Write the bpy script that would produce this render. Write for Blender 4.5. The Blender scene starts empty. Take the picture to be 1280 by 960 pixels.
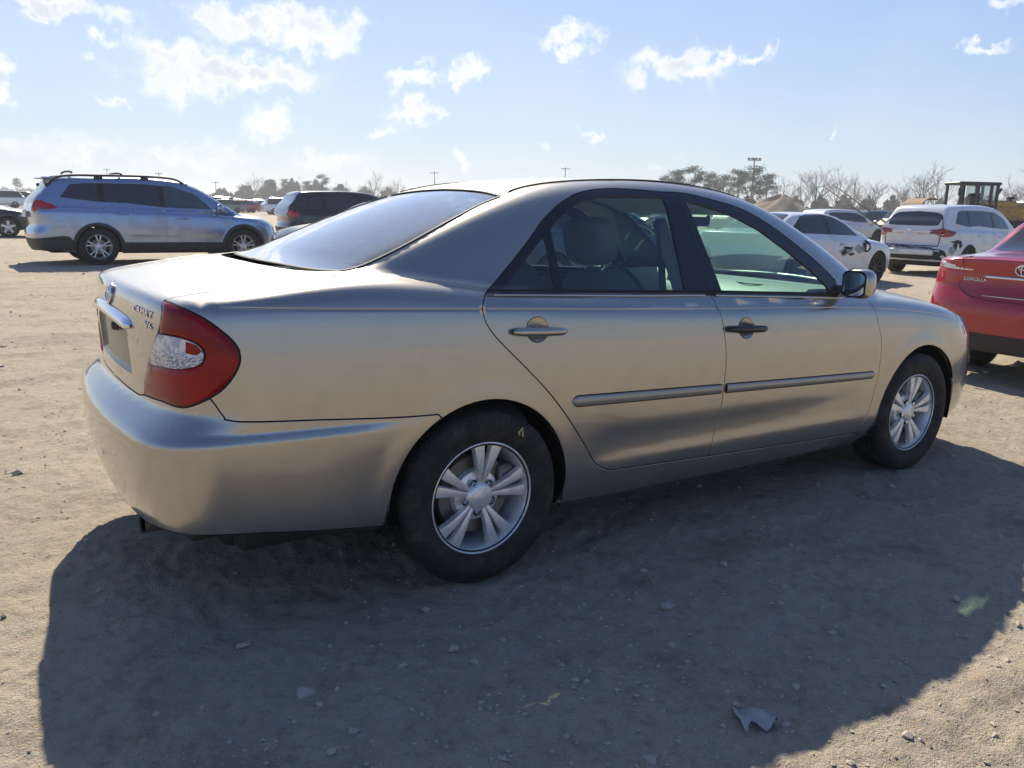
import bpy, math, random
import numpy as np
from mathutils import Vector, Matrix
from mathutils.geometry import delaunay_2d_cdt
R=math.radians
scn=bpy.context.scene
# ---------------------------------------------------------------- camera, sun, sky, exposure
CAM=np.array([-1.509,-3.2656,1.3405]);YAW,PITCH,ROLL,FPX=.9757,-.2095,.0265,1037.
cam_d=bpy.data.cameras.new('camera');cam=bpy.data.objects.new('camera',cam_d);scn.collection.objects.link(cam);scn.camera=cam
_f=Vector((math.cos(YAW)*math.cos(PITCH),math.sin(YAW)*math.cos(PITCH),math.sin(PITCH)))
_r=_f.cross(Vector((0,0,1))).normalized();_u=_r.cross(_f)
_r2=math.cos(ROLL)*_r+math.sin(ROLL)*_u;_u2=-math.sin(ROLL)*_r+math.cos(ROLL)*_u
cam.matrix_world=Matrix((( _r2.x,_u2.x,-_f.x,CAM[0]),(_r2.y,_u2.y,-_f.y,CAM[1]),(_r2.z,_u2.z,-_f.z,CAM[2]),(0,0,0,1)))
cam_d.sensor_width=36;cam_d.lens=36*FPX/1280;cam_d.clip_start=.05;cam_d.clip_end=6000
SUN=Vector((.37,1.10,1.0)).normalized()
sun_d=bpy.data.lights.new('sun','SUN');sun=bpy.data.objects.new('sun',sun_d);scn.collection.objects.link(sun)
sun_d.energy=5.0;sun_d.angle=R(.55);sun_d.color=(1,.91,.76);sun.rotation_euler=SUN.to_track_quat('Z','Y').to_euler()
w=bpy.data.worlds.new('World');scn.world=w;w.use_nodes=True
scn.view_settings.view_transform='Standard';scn.view_settings.look='None';scn.view_settings.exposure=.56;scn.view_settings.gamma=1
class Sp:
    """natural cubic spline, linear outside"""
    def __init__(s,*pts):
        a=np.array(pts,float).reshape(-1,2);x,y=a[:,0],a[:,1];n=len(x);h=np.diff(x)
        A=np.zeros((n,n));b=np.zeros(n);A[0,0]=A[-1,-1]=1
        for i in range(1,n-1):
            A[i,i-1]=h[i-1];A[i,i]=2*(h[i-1]+h[i]);A[i,i+1]=h[i]
            b[i]=6*((y[i+1]-y[i])/h[i]-(y[i]-y[i-1])/h[i-1])
        m=np.linalg.solve(A,b);s.x,s.y,s.m,s.h=x,y,m,h
    def __call__(s,t):
        t=np.asarray(t,float);tc=np.clip(t,s.x[0],s.x[-1]);i=np.clip(np.searchsorted(s.x,tc)-1,0,len(s.x)-2)
        h=s.h[i];a=(s.x[i+1]-tc)/h;b=(tc-s.x[i])/h
        v=a*s.y[i]+b*s.y[i+1]+((a**3-a)*s.m[i]+(b**3-b)*s.m[i+1])*h*h/6
        d=(s.y[i+1]-s.y[i])/h-(3*a*a-1)/6*h*s.m[i]+(3*b*b-1)/6*h*s.m[i+1]
        return v+(t-tc)*d
def smax(a,b,k):
    h=np.maximum(k-np.abs(a-b),0)/k
    return np.maximum(a,b)+h**3*k/6
def smin(a,b,k): return -smax(-a,-b,k)
def bump(t): # smooth window 1 at 0, 0 beyond 1
    t=np.clip(np.abs(t),0,1);return 1-t*t*t*(t*(6*t-15)+10)
def sstep(a,b,t):
    t=np.clip((t-a)/(b-a),0,1);return t*t*t*(t*(6*t-15)+10)

class Sedan:
    def __init__(s):
        s.bowr,s.bowf,s.kr,s.kf,s.gz=.085,.16,.30,.42,.90
        s.kt=Sp(-1.1,.04,-.95,.045,-.8,.075,-.5,.10,0,.10,2.5,.10,3.2,.09,3.6,.09)
        s.W=Sp(-1.25,.70,-1.05,.775,-.8,.822,-.5,.856,0,.880,.6,.888,1.3,.892,2.0,.890,2.72,.876,3.1,.868,3.4,.83,3.6,.77)
        s.zc=Sp(-1.1,1.043,-.9,1.032,0,.994,1.1,.945,2.3,.893,2.97,.825,3.4,.76)   # character line height
        s.prof=Sp(0,-.075,.06,-.045,.14,-.022,.26,-.012,.40,-.006,.55,0,.68,-.001,.82,-.008,.92,-.016,1.0,-.026,1.07,-.045,1.14,-.075,1.3,-.15)
        s.H=Sp(-1.2,1.02,-1.06,1.043,-.95,1.063,-.75,1.095,-.43,1.128,0,1.10,1.0,1.04,2.2,1.02,2.5,1.005,2.8,.975,3.1,.93,3.35,.865,3.55,.78,3.65,.70)
        s.crown=Sp(-1.1,.05,-.4,.055,1,.08,2.4,.11,3.3,.13)
        s.Xr=Sp(.15,-.98,.25,-1.06,.33,-1.10,.42,-1.125,.52,-1.137,.59,-1.141,.612,-1.138,.64,-1.118,.675,-1.078,.70,-1.056,.72,-1.052,.76,-1.052,.85,-1.057,.95,-1.057,1.03,-1.046,1.1,-1.03)
        s.Xf=Sp(.15,3.50,.22,3.58,.32,3.645,.45,3.66,.55,3.655,.66,3.63,.76,3.58,.85,3.50,1.0,3.3)
        # greenhouse
        s.G=Sp(-.7,.64,-.43,.685,0,.757,.4,.80,1.0,.822,1.6,.818,2.0,.80,2.3,.775,2.6,.74)  # half width at z=1.0
        s.tum=Sp(-.5,.46,.3,.475,1.0,.48,2.0,.50)
        s.R=Sp(-.62,1.045,-.43,1.13,-.2,1.225,.05,1.323,.29,1.402,.45,1.440,.65,1.466,.9,1.482,1.15,1.486,1.4,1.472,1.6,1.442,1.8,1.385,2.0,1.30,2.2,1.20,2.4,1.09,2.6,.985,2.8,.87)
        s.rc=Sp(-.5,.10,.3,.075,1,.06,1.5,.085,2.0,.12,2.5,.17)
    def low(s,P):
        x,y,z=P[...,0],np.abs(P[...,1]),P[...,2]
        zc=s.zc(x);q=(z-.2)/(zc-.2)
        side=s.W(x)+s.prof(q)
        # lower door scallop
        w=sstep(.42,.62,x)*(1-sstep(2.1,2.28,x))
        side=side-.0045*w*bump((z-.43)/.11)+.0015*w*bump((z-.36)/.05)
        # wheel arch lip
        for xc in (0,2.72):
            r=np.hypot(x-xc-.02*(x>1.4),z-.315);side=side+.004*bump((r-.366)/.09)*(z>.2)
        side=side-.0025*sstep(-.003,.003,z-zc)-.0035*np.exp(-((z-zc)/.0028)**2)
        side=side+.013*sstep(.655,.615,z)*sstep(-.12,-.62,x)*sstep(.2,.35,z)
        f=y-side
        rear=s.Xr(z)+s.bowr*(y/.8)**2-x
        front=x-(s.Xf(z)-s.bowf*(y/.8)**2)
        f=smax(f,rear,s.kr)
        f=smax(f,front,s.kf)
        top=z-(s.H(x)-s.crown(x)*y*y)
        k=s.kt(x)
        return smax(f,top,k)
    def green(s,P):
        x,y,z=P[...,0],np.abs(P[...,1]),P[...,2]
        side=y-(s.G(x)-s.tum(x)*(z-1.0)-.10*np.maximum(z-1.0,0)**2)+1.4*np.maximum(.97-z,0)
        side=side*.9
        top=(z-(s.R(x)-s.rc(x)*y*y))*.85
        return np.maximum(smax(side,top,.13),s.gz-z)
    def F(s,P):
        return smin(s.low(P),s.green(P),.05)
def solve(F,O,d,L=3.5,n=160):
    O=np.atleast_2d(O).astype(float);d=np.broadcast_to(np.asarray(d,float),O.shape)
    t=np.full(len(O),np.nan);lo=np.zeros(len(O));hi=np.full(len(O),np.nan)
    act=np.ones(len(O),bool);st=L/n;cur=0.
    for i in range(n):
        cur+=st;idx=np.where(act)[0]
        if not len(idx):break
        v=F(O[idx]+d[idx]*cur);h=v<=0
        hi[idx[h]]=cur;lo[idx[h]]=cur-st;act[idx[h]]=False
    ok=~np.isnan(hi)
    a,b=lo[ok],hi[ok];o=O[ok];dd=d[ok]
    for _ in range(22):
        m=(a+b)/2;v=F(o+dd*m[:,None]);neg=v<=0
        b=np.where(neg,m,b);a=np.where(neg,a,m)
    t[ok]=(a+b)/2
    return O+d*t[:,None]
def grad(F,P,e=1e-3):
    g=np.stack([F(P+v)-F(P-v) for v in np.eye(3)*e],1)
    return g/np.linalg.norm(g,axis=1,keepdims=True)
O={
 'frame':[(0.03, -0.812, 1.045), (0.085, -0.756, 1.06), (0.185, -0.716, 1.132), (0.296, -0.681, 1.223), (0.394, -0.643, 1.306), (0.501, -0.609, 1.368), (0.612, -0.582, 1.408), (0.744, -0.572, 1.427), (0.87, -0.577, 1.43), (1.044, -0.586, 1.425), (1.186, -0.587, 1.423), (1.31, -0.599, 1.406), (1.514, -0.621, 1.366), (1.674, -0.657, 1.3), (1.831, -0.702, 1.206), (1.971, -0.744, 1.113), (2.058, -0.776, 1.04)],
 'belt':[(0.03, -0.812, 1.045), (0.368, -0.796, 1.03), (0.755, -0.812, 1.016), (1.144, -0.822, 1.004), (1.732, -0.828, 0.976), (2.025, -0.813, 0.96), (2.276, -0.798, 0.945)],
 'crease':[(-0.864, -0.771, 1.015), (-0.577, -0.823, 1.013), (0.001, -0.852, 0.992), (0.721, -0.853, 0.965), (1.223, -0.856, 0.939), (1.69, -0.869, 0.905), (2.328, -0.864, 0.858), (3.035, -0.854, 0.773)],
 'doorR':[(0.03, -0.812, 1.045), (0.004, -0.84, 1.018), (-0.003, -0.858, 0.973), (0.02, -0.865, 0.926), (0.067, -0.871, 0.873), (0.173, -0.88, 0.774), (0.281, -0.885, 0.667), (0.383, -0.882, 0.547), (0.472, -0.876, 0.429), (0.518, -0.873, 0.366), (0.593, -0.87, 0.327)],
 'doorM':[(1.144, -0.822, 1.004), (1.174, -0.873, 0.9), (1.198, -0.887, 0.763), (1.197, -0.892, 0.642), (1.191, -0.885, 0.5), (1.165, -0.878, 0.358), (1.16, -0.869, 0.303)],
 'doorF':[(2.276, -0.798, 0.945), (2.299, -0.865, 0.859), (2.345, -0.878, 0.737), (2.347, -0.883, 0.615), (2.338, -0.878, 0.491), (2.311, -0.872, 0.367), (2.264, -0.848, 0.257)],
 'doorlow':[(0.593, -0.87, 0.327), (0.891, -0.87, 0.315), (1.16, -0.869, 0.303), (1.499, -0.867, 0.29), (1.856, -0.861, 0.274), (2.264, -0.848, 0.257)],
 'lightout':[(-0.98, -0.582, 1.038), (-0.948, -0.696, 1.025), (-0.906, -0.753, 0.999), (-0.869, -0.779, 0.967), (-0.839, -0.794, 0.936), (-0.822, -0.802, 0.907), (-0.819, -0.804, 0.883), (-0.827, -0.804, 0.852), (-0.851, -0.798, 0.812), (-0.879, -0.786, 0.781), (-0.906, -0.77, 0.761)],
 'lightbot':[(-0.906, -0.77, 0.761), (-0.93, -0.75, 0.745), (-0.957, -0.715, 0.728), (-0.978, -0.674, 0.721), (-1.002, -0.599, 0.723), (-1.018, -0.503, 0.718), (-1.028, -0.426, 0.714)],
 'lightin':[(-1.028, -0.426, 0.714), (-1.026, -0.438, 0.757), (-1.023, -0.497, 0.823), (-1.019, -0.541, 0.871), (-1.012, -0.579, 0.916), (-1.003, -0.605, 0.959), (-0.994, -0.611, 1.007), (-0.98, -0.582, 1.038)],
 'clear':[(-1.003, -0.611, 0.937), (-0.96, -0.709, 0.934), (-0.927, -0.748, 0.919), (-0.914, -0.761, 0.893), (-0.918, -0.759, 0.874), (-0.934, -0.745, 0.859), (-0.97, -0.698, 0.846), (-1.0, -0.623, 0.843), (-1.018, -0.539, 0.843), (-1.014, -0.569, 0.885)],
 'clearred':[(-0.95, -0.723, 0.928), (-0.927, -0.748, 0.919), (-0.917, -0.758, 0.903), (-0.929, -0.749, 0.89), (-0.952, -0.724, 0.895)],
 'bline':[(-0.906, -0.77, 0.761), (-0.891, -0.78, 0.737), (-0.873, -0.792, 0.705), (-0.842, -0.807, 0.69), (-0.594, -0.847, 0.674), (-0.328, -0.868, 0.655), (-0.19, -0.878, 0.651)],
 'gut':[(-0.424, -0.606, 1.11), (-0.519, -0.685, 1.098), (-0.712, -0.642, 1.079), (-0.901, -0.596, 1.053), (-0.98, -0.582, 1.038)],
 'rwside':[(-0.415, -0.586, 1.114), (-0.356, -0.59, 1.124), (-0.186, -0.584, 1.191), (0.026, -0.551, 1.284), (0.185, -0.514, 1.348), (0.283, -0.501, 1.38)],
 'ditch':[(0.293, -0.497, 1.383), (0.411, -0.45, 1.418), (0.581, -0.377, 1.45)],
 'mould':[(0.379, -0.886, 0.635), (0.385, -0.886, 0.653), (0.431, -0.887, 0.655), (1.194, -0.892, 0.625), (2.298, -0.884, 0.578), (2.33, -0.883, 0.563), (2.305, -0.883, 0.553), (1.199, -0.891, 0.589), (0.473, -0.886, 0.609), (0.411, -0.886, 0.613)],
 'hcR':[(0.268, -0.87, 0.912), (0.262, -0.867, 0.935), (0.245, -0.864, 0.953), (0.221, -0.863, 0.96), (0.196, -0.863, 0.955), (0.177, -0.865, 0.94), (0.17, -0.868, 0.917), (0.175, -0.871, 0.894), (0.192, -0.873, 0.877), (0.217, -0.874, 0.869), (0.241, -0.873, 0.874), (0.26, -0.872, 0.889)],
 'hcF':[(1.374, -0.879, 0.855), (1.367, -0.876, 0.877), (1.349, -0.873, 0.895), (1.324, -0.872, 0.902), (1.298, -0.873, 0.897), (1.279, -0.876, 0.882), (1.272, -0.878, 0.86), (1.278, -0.881, 0.838), (1.297, -0.883, 0.82), (1.323, -0.883, 0.813), (1.348, -0.883, 0.817), (1.367, -0.881, 0.833)],
 'handR':[(0.112, -0.867, 0.923), (0.329, -0.87, 0.911)],
 'handF':[(1.207, -0.877, 0.868), (1.442, -0.879, 0.854)],
 'qg':[(0.13, -0.772, 1.052), (0.21, -0.733, 1.104), (0.3, -0.703, 1.18), (0.37, -0.68, 1.235), (0.376, -0.694, 1.209), (0.358, -0.779, 1.045)],
 'rg':[(0.413, -0.666, 1.268), (0.467, -0.648, 1.307), (0.564, -0.621, 1.361), (0.634, -0.607, 1.384), (0.708, -0.602, 1.396), (0.87, -0.604, 1.402), (1.044, -0.607, 1.402), (1.045, -0.634, 1.362), (1.009, -0.809, 1.027), (0.397, -0.782, 1.044), (0.409, -0.678, 1.244)],
 'fg':[(1.172, -0.614, 1.392), (1.276, -0.625, 1.374), (1.437, -0.645, 1.336), (1.596, -0.678, 1.271), (1.752, -0.722, 1.178), (1.889, -0.763, 1.085), (1.973, -0.795, 1.014), (1.982, -0.81, 0.984), (1.224, -0.815, 1.017)],
 'bmid':[(1.139, -0.586, 1.425), (1.137, -0.82, 1.007)],
 'emblem':[(-1.048, -0.08, 1.016)],
 'text':[(-1.03, -0.402, 1.0), (-1.007, -0.568, 0.993)],
 'v6':[(-1.022, -0.511, 0.955), (-1.013, -0.562, 0.956)],
 'chrome':[(-1.055, 0.051, 0.971), (-1.038, -0.376, 0.949)],
 'keyh':[(-1.055, -0.153, 0.921)],
 'platerec':[(-1.042, -0.284, 0.766), (-1.042, -0.348, 0.924), (-1.057, -0.086, 0.93)],
}
# ---------------------------------------------------------------- node helpers
class NT:
    def __init__(s,nt): s.t=nt;s.n=nt.nodes;s.l=nt.links
    def new(s,ty,**k):
        n=s.n.new(ty)
        for a,b in k.items(): setattr(n,a,b)
        return n
    def put(s,sock,v):
        if isinstance(v,bpy.types.NodeSocket): s.l.new(v,sock)
        elif v is not None: sock.default_value=v
    def math(s,op,a,b=None,c=None,clamp=False):
        n=s.new('ShaderNodeMath',operation=op,use_clamp=clamp)
        for i,v in enumerate((a,b,c)):
            if v is not None: s.put(n.inputs[i],v)
        return n.outputs[0]
    def vm(s,op,a,b=None,out=0):
        n=s.new('ShaderNodeVectorMath',operation=op);s.put(n.inputs[0],a)
        if b is not None: s.put(n.inputs[1],b)
        return n.outputs[out]
    def noise(s,v,scale,det=4,rough=.5,dist=0,out=0):
        n=s.new('ShaderNodeTexNoise');s.put(n.inputs['Vector'],v);n.inputs['Scale'].default_value=scale
        n.inputs['Detail'].default_value=det;n.inputs['Roughness'].default_value=rough;n.inputs['Distortion'].default_value=dist
        return n.outputs[out]
    def ramp(s,f,st,interp='LINEAR'):
        n=s.new('ShaderNodeValToRGB');s.put(n.inputs[0],f);e=n.color_ramp.elements;n.color_ramp.interpolation=interp
        while len(e)<len(st): e.new(.5)
        for i,(p,c) in enumerate(st): e[i].position=p;e[i].color=(*c,1) if len(c)==3 else c
        return n.outputs[0]
    def mr(s,v,a,b,c=0.,d=1.,smooth=True):
        n=s.new('ShaderNodeMapRange');n.interpolation_type='SMOOTHSTEP' if smooth else 'LINEAR'
        s.put(n.inputs[0],v)
        for i,q in enumerate((a,b,c,d)): s.put(n.inputs[i+1],q)
        return n.outputs[0]
    def mix(s,f,a,b,mode='MIX'):
        n=s.new('ShaderNodeMix',data_type='RGBA',blend_type=mode);s.put(n.inputs[0],f)
        for k,v in ((6,a),(7,b)):
            s.put(n.inputs[k],(*v,1) if isinstance(v,tuple) and len(v)==3 else v)
        return n.outputs[2]
    def bump(s,h,st=.3,d=.01,nrm=None):
        n=s.new('ShaderNodeBump');n.inputs['Strength'].default_value=st;n.inputs['Distance'].default_value=d;s.put(n.inputs['Height'],h)
        if nrm is not None:s.put(n.inputs['Normal'],nrm)
        return n.outputs[0]
MATS={}
def mat(name,col=(.5,.5,.5),rough=.5,metal=0.,coat=0.,emit=None,fn=None,spec=.5,crough=.03,**k):
    if name in MATS: return MATS[name]
    m=bpy.data.materials.new(name);m.use_nodes=True;t=NT(m.node_tree);b=t.n['Principled BSDF']
    b.inputs['Base Color'].default_value=(*col,1);b.inputs['Roughness'].default_value=rough;b.inputs['Metallic'].default_value=metal
    b.inputs['Coat Weight'].default_value=coat;b.inputs['Coat Roughness'].default_value=crough;b.inputs['Specular IOR Level'].default_value=spec
    if emit: b.inputs['Emission Color'].default_value=(*emit[:3],1);b.inputs['Emission Strength'].default_value=emit[3]
    if fn: fn(t,b)
    MATS[name]=m;return m
def tc(t,o='Object'): return t.new('ShaderNodeTexCoord').outputs[o]
def paint(name,col,metal=.75,rough=.32,dirt=.25,dirtcol=(.33,.26,.18),flake=True,coat=1.,dust_sheen=0.,topcol=(.5,.45,.38),ds=11.):
    def fn(t,b):
        v=tc(t);n1=t.noise(v,3.,5,.6);n2=t.noise(v,60.,3,.6);n3=t.noise(v,ds,4 if ds>8 else 2,.6)
        z=t.new('ShaderNodeSeparateXYZ');t.put(z.inputs[0],v)
        low=t.mr(z.outputs[2],.62,.2)
        d=t.math('MULTIPLY',t.mr(n3,.42,.75),dirt)
        d=t.math('ADD',d,t.math('MULTIPLY',t.math('MULTIPLY',low,t.mr(n1,.3,.7)),dirt*1.6),clamp=True)
        if dust_sheen>0:  # upward faces paled: some dust, plus sunlit brightness put into the colour
            g=t.new('ShaderNodeNewGeometry');s=t.new('ShaderNodeSeparateXYZ');t.put(s.inputs[0],g.outputs['Normal'])
            dt=t.math('MULTIPLY',t.mr(s.outputs[2],.55,.97),t.math('MULTIPLY_ADD',n2,dust_sheen*.5,dust_sheen*.6),clamp=True);dc=t.mix(dt,dirtcol,topcol)
            d=t.math('ADD',d,dt,clamp=True)
        c=t.mix(d,col,dc if dust_sheen>0 else dirtcol);t.put(b.inputs['Base Color'],c)
        t.put(b.inputs['Metallic'],t.math('MULTIPLY',t.math('SUBTRACT',1.,d),metal))
        t.put(b.inputs['Roughness'],t.math('MULTIPLY_ADD',d,.35,rough))
        t.put(b.inputs['Coat Roughness'],t.math('MULTIPLY_ADD',d,.25,.012))
        t.put(b.inputs['Coat Weight'],t.math('SUBTRACT',coat,t.math('MULTIPLY',d,.6)))
        if flake:
            vo=t.new('ShaderNodeTexVoronoi');t.put(vo.inputs['Vector'],v);vo.inputs['Scale'].default_value=900
            bn=t.bump(vo.outputs['Distance'],.02,.001)
            t.put(b.inputs['Normal'],bn)
    return mat(name,col,rough,metal,coat,fn=fn)
def glass(name,tint,refl=1.,dust=.0,rough=.0):
    if name in MATS: return MATS[name]
    m=bpy.data.materials.new(name);m.use_nodes=True;t=NT(m.node_tree);t.n.remove(t.n['Principled BSDF']);o=t.n['Material Output']
    tr=t.new('ShaderNodeBsdfTransparent');tr.inputs[0].default_value=(*tint,1)
    gl=t.new('ShaderNodeBsdfGlossy');gl.inputs['Roughness'].default_value=rough+.015;gl.inputs[0].default_value=(1,1,1,1)
    fr=t.new('ShaderNodeFresnel');gb=t.new('ShaderNodeNewGeometry');t.put(fr.inputs[0],t.math('MULTIPLY_ADD',gb.outputs['Backfacing'],-.905,1.55))
    f=t.math('MULTIPLY',fr.outputs[0],refl*1.7,clamp=True)
    mx=t.new('ShaderNodeMixShader');t.put(mx.inputs[0],f);t.l.new(tr.outputs[0],mx.inputs[1]);t.l.new(gl.outputs[0],mx.inputs[2]);last=mx.outputs[0]
    if dust>0:
        df=t.new('ShaderNodeBsdfDiffuse');df.inputs[0].default_value=(.45,.42,.36,1)
        v=tc(t);n=t.mr(t.noise(v,7,6,.7),.35,.75);n=t.math('MULTIPLY',n,dust)
        m2=t.new('ShaderNodeMixShader');t.put(m2.inputs[0],n);t.l.new(last,m2.inputs[1]);t.l.new(df.outputs[0],m2.inputs[2]);last=m2.outputs[0]
    t.l.new(last,o.inputs[0]);MATS[name]=m;return m
# ---------------------------------------------------------------- object helpers
COL=scn.collection
def tag(o,label=None,cat=None,group=None,kind=None):
    for k,v in (('label',label),('category',cat),('group',group),('kind',kind)):
        if v: o[k]=v
    return o
def empty(name,loc=(0,0,0),rz=0,label=None,cat=None,group=None):
    o=bpy.data.objects.new(name,None);COL.objects.link(o);o.location=loc;o.rotation_euler=(0,0,rz);o.empty_display_size=.3
    return tag(o,label,cat,group)
class MB:
    """collects geometry; build() links it as one mesh object"""
    def __init__(s): s.v=[];s.f=[];s.m=[];s.n={};s.sm=[];s.c=0
    def add(s,V,Fs,mi=0,normals=None,smooth=True):
        V=np.asarray(V,float);k=s.c;s.v.append(V);s.c+=len(V)
        s.f+= [tuple(int(i)+k for i in f) for f in Fs];s.m+=[mi]*len(Fs);s.sm+=[smooth]*len(Fs)
        if normals is not None: s.n[k]=normals
        return s
    def box(s,c,d,mi=0,rot=None,bev=0,taper=None):
        x,y,z=[q/2 for q in d]
        if bev<=0:
            V=np.array([(a,b,e) for a in(-x,x) for b in(-y,y) for e in(-z,z)]);Fs=[(0,1,3,2),(4,6,7,5),(0,4,5,1),(2,3,7,6),(0,2,6,4),(1,5,7,3)]
        else:
            bev=min(bev,x*.95,y*.95,z*.95);V=[];
            for a in(-1,1):
                for b in(-1,1):
                    for e in(-1,1): V+=[(a*x,b*(y-bev),e*(z-bev)),(a*(x-bev),b*y,e*(z-bev)),(a*(x-bev),b*(y-bev),e*z)]
            V=np.array(V)
            ix=lambda a,b,e,k:((a>0)*4+(b>0)*2+(e>0))*3+k
            Fs=[]
            for a in(-1,1):
                q=[ix(a,-1,-1,0),ix(a,1,-1,0),ix(a,1,1,0),ix(a,-1,1,0)];Fs.append(q if a>0 else q[::-1])
                q=[ix(-1,a,-1,1),ix(-1,a,1,1),ix(1,a,1,1),ix(1,a,-1,1)];Fs.append(q if a>0 else q[::-1])
                q=[ix(-1,-1,a,2),ix(1,-1,a,2),ix(1,1,a,2),ix(-1,1,a,2)];Fs.append(q if a>0 else q[::-1])
            for a in(-1,1):
                for b in(-1,1):
                    q=[ix(a,b,-1,0),ix(a,b,-1,1),ix(a,b,1,1),ix(a,b,1,0)];Fs.append(q if a*b>0 else q[::-1])
                    q=[ix(-1,a,b,1),ix(-1,a,b,2),ix(1,a,b,2),ix(1,a,b,1)];Fs.append(q if a*b>0 else q[::-1])
                    q=[ix(a,-1,b,2),ix(a,-1,b,0),ix(a,1,b,0),ix(a,1,b,2)];Fs.append(q if a*b>0 else q[::-1])
                    for e in(-1,1):
                        q=[ix(a,b,e,0),ix(a,b,e,1),ix(a,b,e,2)];Fs.append(q if a*b*e>0 else q[::-1])
        if taper is not None:
            k=(V[:,2]+z)/(2*z);V[:,0]*=1+(taper[0]-1)*k;V[:,1]*=1+(taper[1]-1)*k
        if rot is not None: V=V@np.array(rot).T
        return s.add(V+np.array(c),Fs,mi,smooth=False)
    def tube(s,pts,r,n=8,mi=0,cap=True):
        pts=np.asarray(pts,float);N=len(pts);r=np.broadcast_to(np.asarray(r,float),(N,));V=[];Fs=[]
        T=np.gradient(pts,axis=0);T/=np.linalg.norm(T,axis=1,keepdims=True)+1e-12
        a=np.array([0,0,1.]) if abs(T[0,2])<.9 else np.array([1.,0,0])
        for i in range(N):
            e1=np.cross(T[i],a);e1/=np.linalg.norm(e1);e2=np.cross(T[i],e1);a=-np.cross(T[i],e1) if 0 else a
            th=np.arange(n)*2*np.pi/n;V.append(pts[i]+r[i]*(np.outer(np.cos(th),e1)+np.outer(np.sin(th),e2)))
        for i in range(N-1):
            for j in range(n): Fs.append((i*n+j,i*n+(j+1)%n,(i+1)*n+(j+1)%n,(i+1)*n+j))
        if cap: Fs+= [tuple(range(n))[::-1],tuple((N-1)*n+j for j in range(n))]
        return s.add(np.concatenate(V),Fs,mi)
    def lathe(s,prof,n=48,mi=0,c=(0,0,0),axis='y',flip=False):
        """prof: list (a,r): a along axis"""
        prof=np.asarray(prof,float);m=len(prof);th=np.arange(n)*2*np.pi/n;V=np.zeros((m,n,3))
        A,B=np.cos(th),np.sin(th)
        if axis=='y': V[:,:,0]=prof[:,1:2]*A;V[:,:,2]=prof[:,1:2]*B;V[:,:,1]=prof[:,0:1]
        elif axis=='z': V[:,:,0]=prof[:,1:2]*A;V[:,:,1]=prof[:,1:2]*B;V[:,:,2]=prof[:,0:1]
        else: V[:,:,1]=prof[:,1:2]*A;V[:,:,2]=prof[:,1:2]*B;V[:,:,0]=prof[:,0:1]
        Fs=[]
        for i in range(m-1):
            for j in range(n):
                q=(i*n+j,i*n+(j+1)%n,(i+1)*n+(j+1)%n,(i+1)*n+j);Fs.append(q[::-1] if flip else q)
        return s.add(V.reshape(-1,3)+np.array(c),Fs,mi)
    def grid(s,G,mi=0,flip=False):
        a,b=G.shape[:2];Fs=[]
        for i in range(a-1):
            for j in range(b-1):
                q=(i*b+j,(i+1)*b+j,(i+1)*b+j+1,i*b+j+1);Fs.append(q[::-1] if flip else q)
        return s.add(G.reshape(-1,3),Fs,mi)
    def mirror(s):
        o=MB();o.v=[v*np.array([1,-1,1]) for v in s.v];o.f=[f[::-1] for f in s.f];o.m=list(s.m);o.sm=list(s.sm);o.c=s.c
        o.n={k:n*np.array([1,-1,1]) for k,n in s.n.items()};return o
    def merge(s,o):
        k=s.c;s.v+=o.v;s.f+=[tuple(i+k for i in f) for f in o.f];s.m+=o.m;s.sm+=o.sm
        for a,n in o.n.items(): s.n[a+k]=n
        s.c+=o.c;return s
    def mesh(s,name,mats,recalc=False,edge=None):
        me=bpy.data.meshes.new(name);V=np.concatenate(s.v) if s.v else np.zeros((0,3))
        me.from_pydata(V.tolist(),[],s.f)
        for m in (mats if isinstance(mats,(list,tuple)) else [mats]): me.materials.append(m)
        me.polygons.foreach_set('material_index',s.m);me.polygons.foreach_set('use_smooth',s.sm)
        if recalc:
            import bmesh
            bm=bmesh.new();bm.from_mesh(me);bmesh.ops.recalc_face_normals(bm,faces=bm.faces);bm.to_mesh(me);bm.free()
        if edge: me.set_sharp_from_angle(angle=R(edge))
        if s.n:
            N=np.zeros((len(V),3));has=np.zeros(len(V),bool)
            for k,n in s.n.items(): N[k:k+len(n)]=n;has[k:k+len(n)]=True
            cur=np.zeros(len(V)*3);me.vertices.foreach_get('normal',cur);cur=cur.reshape(-1,3);N[~has]=cur[~has]
            me.normals_split_custom_set_from_vertices(N.tolist())
        me.update();return me
    def build(s,name,mats,parent=None,**k):
        tg={a:k.pop(a) for a in ('label','cat','group','kind') if a in k}
        o=bpy.data.objects.new(name,s.mesh(name,mats,**k));COL.objects.link(o)
        if parent is not None:o.parent=parent
        return tag(o,**tg)
def inst(src,parent,name=None):
    c=src.copy();COL.objects.link(c);c.parent=parent
    return c
def copy_tree(o,parent=None):
    c=o.copy();COL.objects.link(c)
    if parent is not None:c.parent=parent
    for ch in list(o.children): copy_tree(ch,c)
    return c
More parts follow.
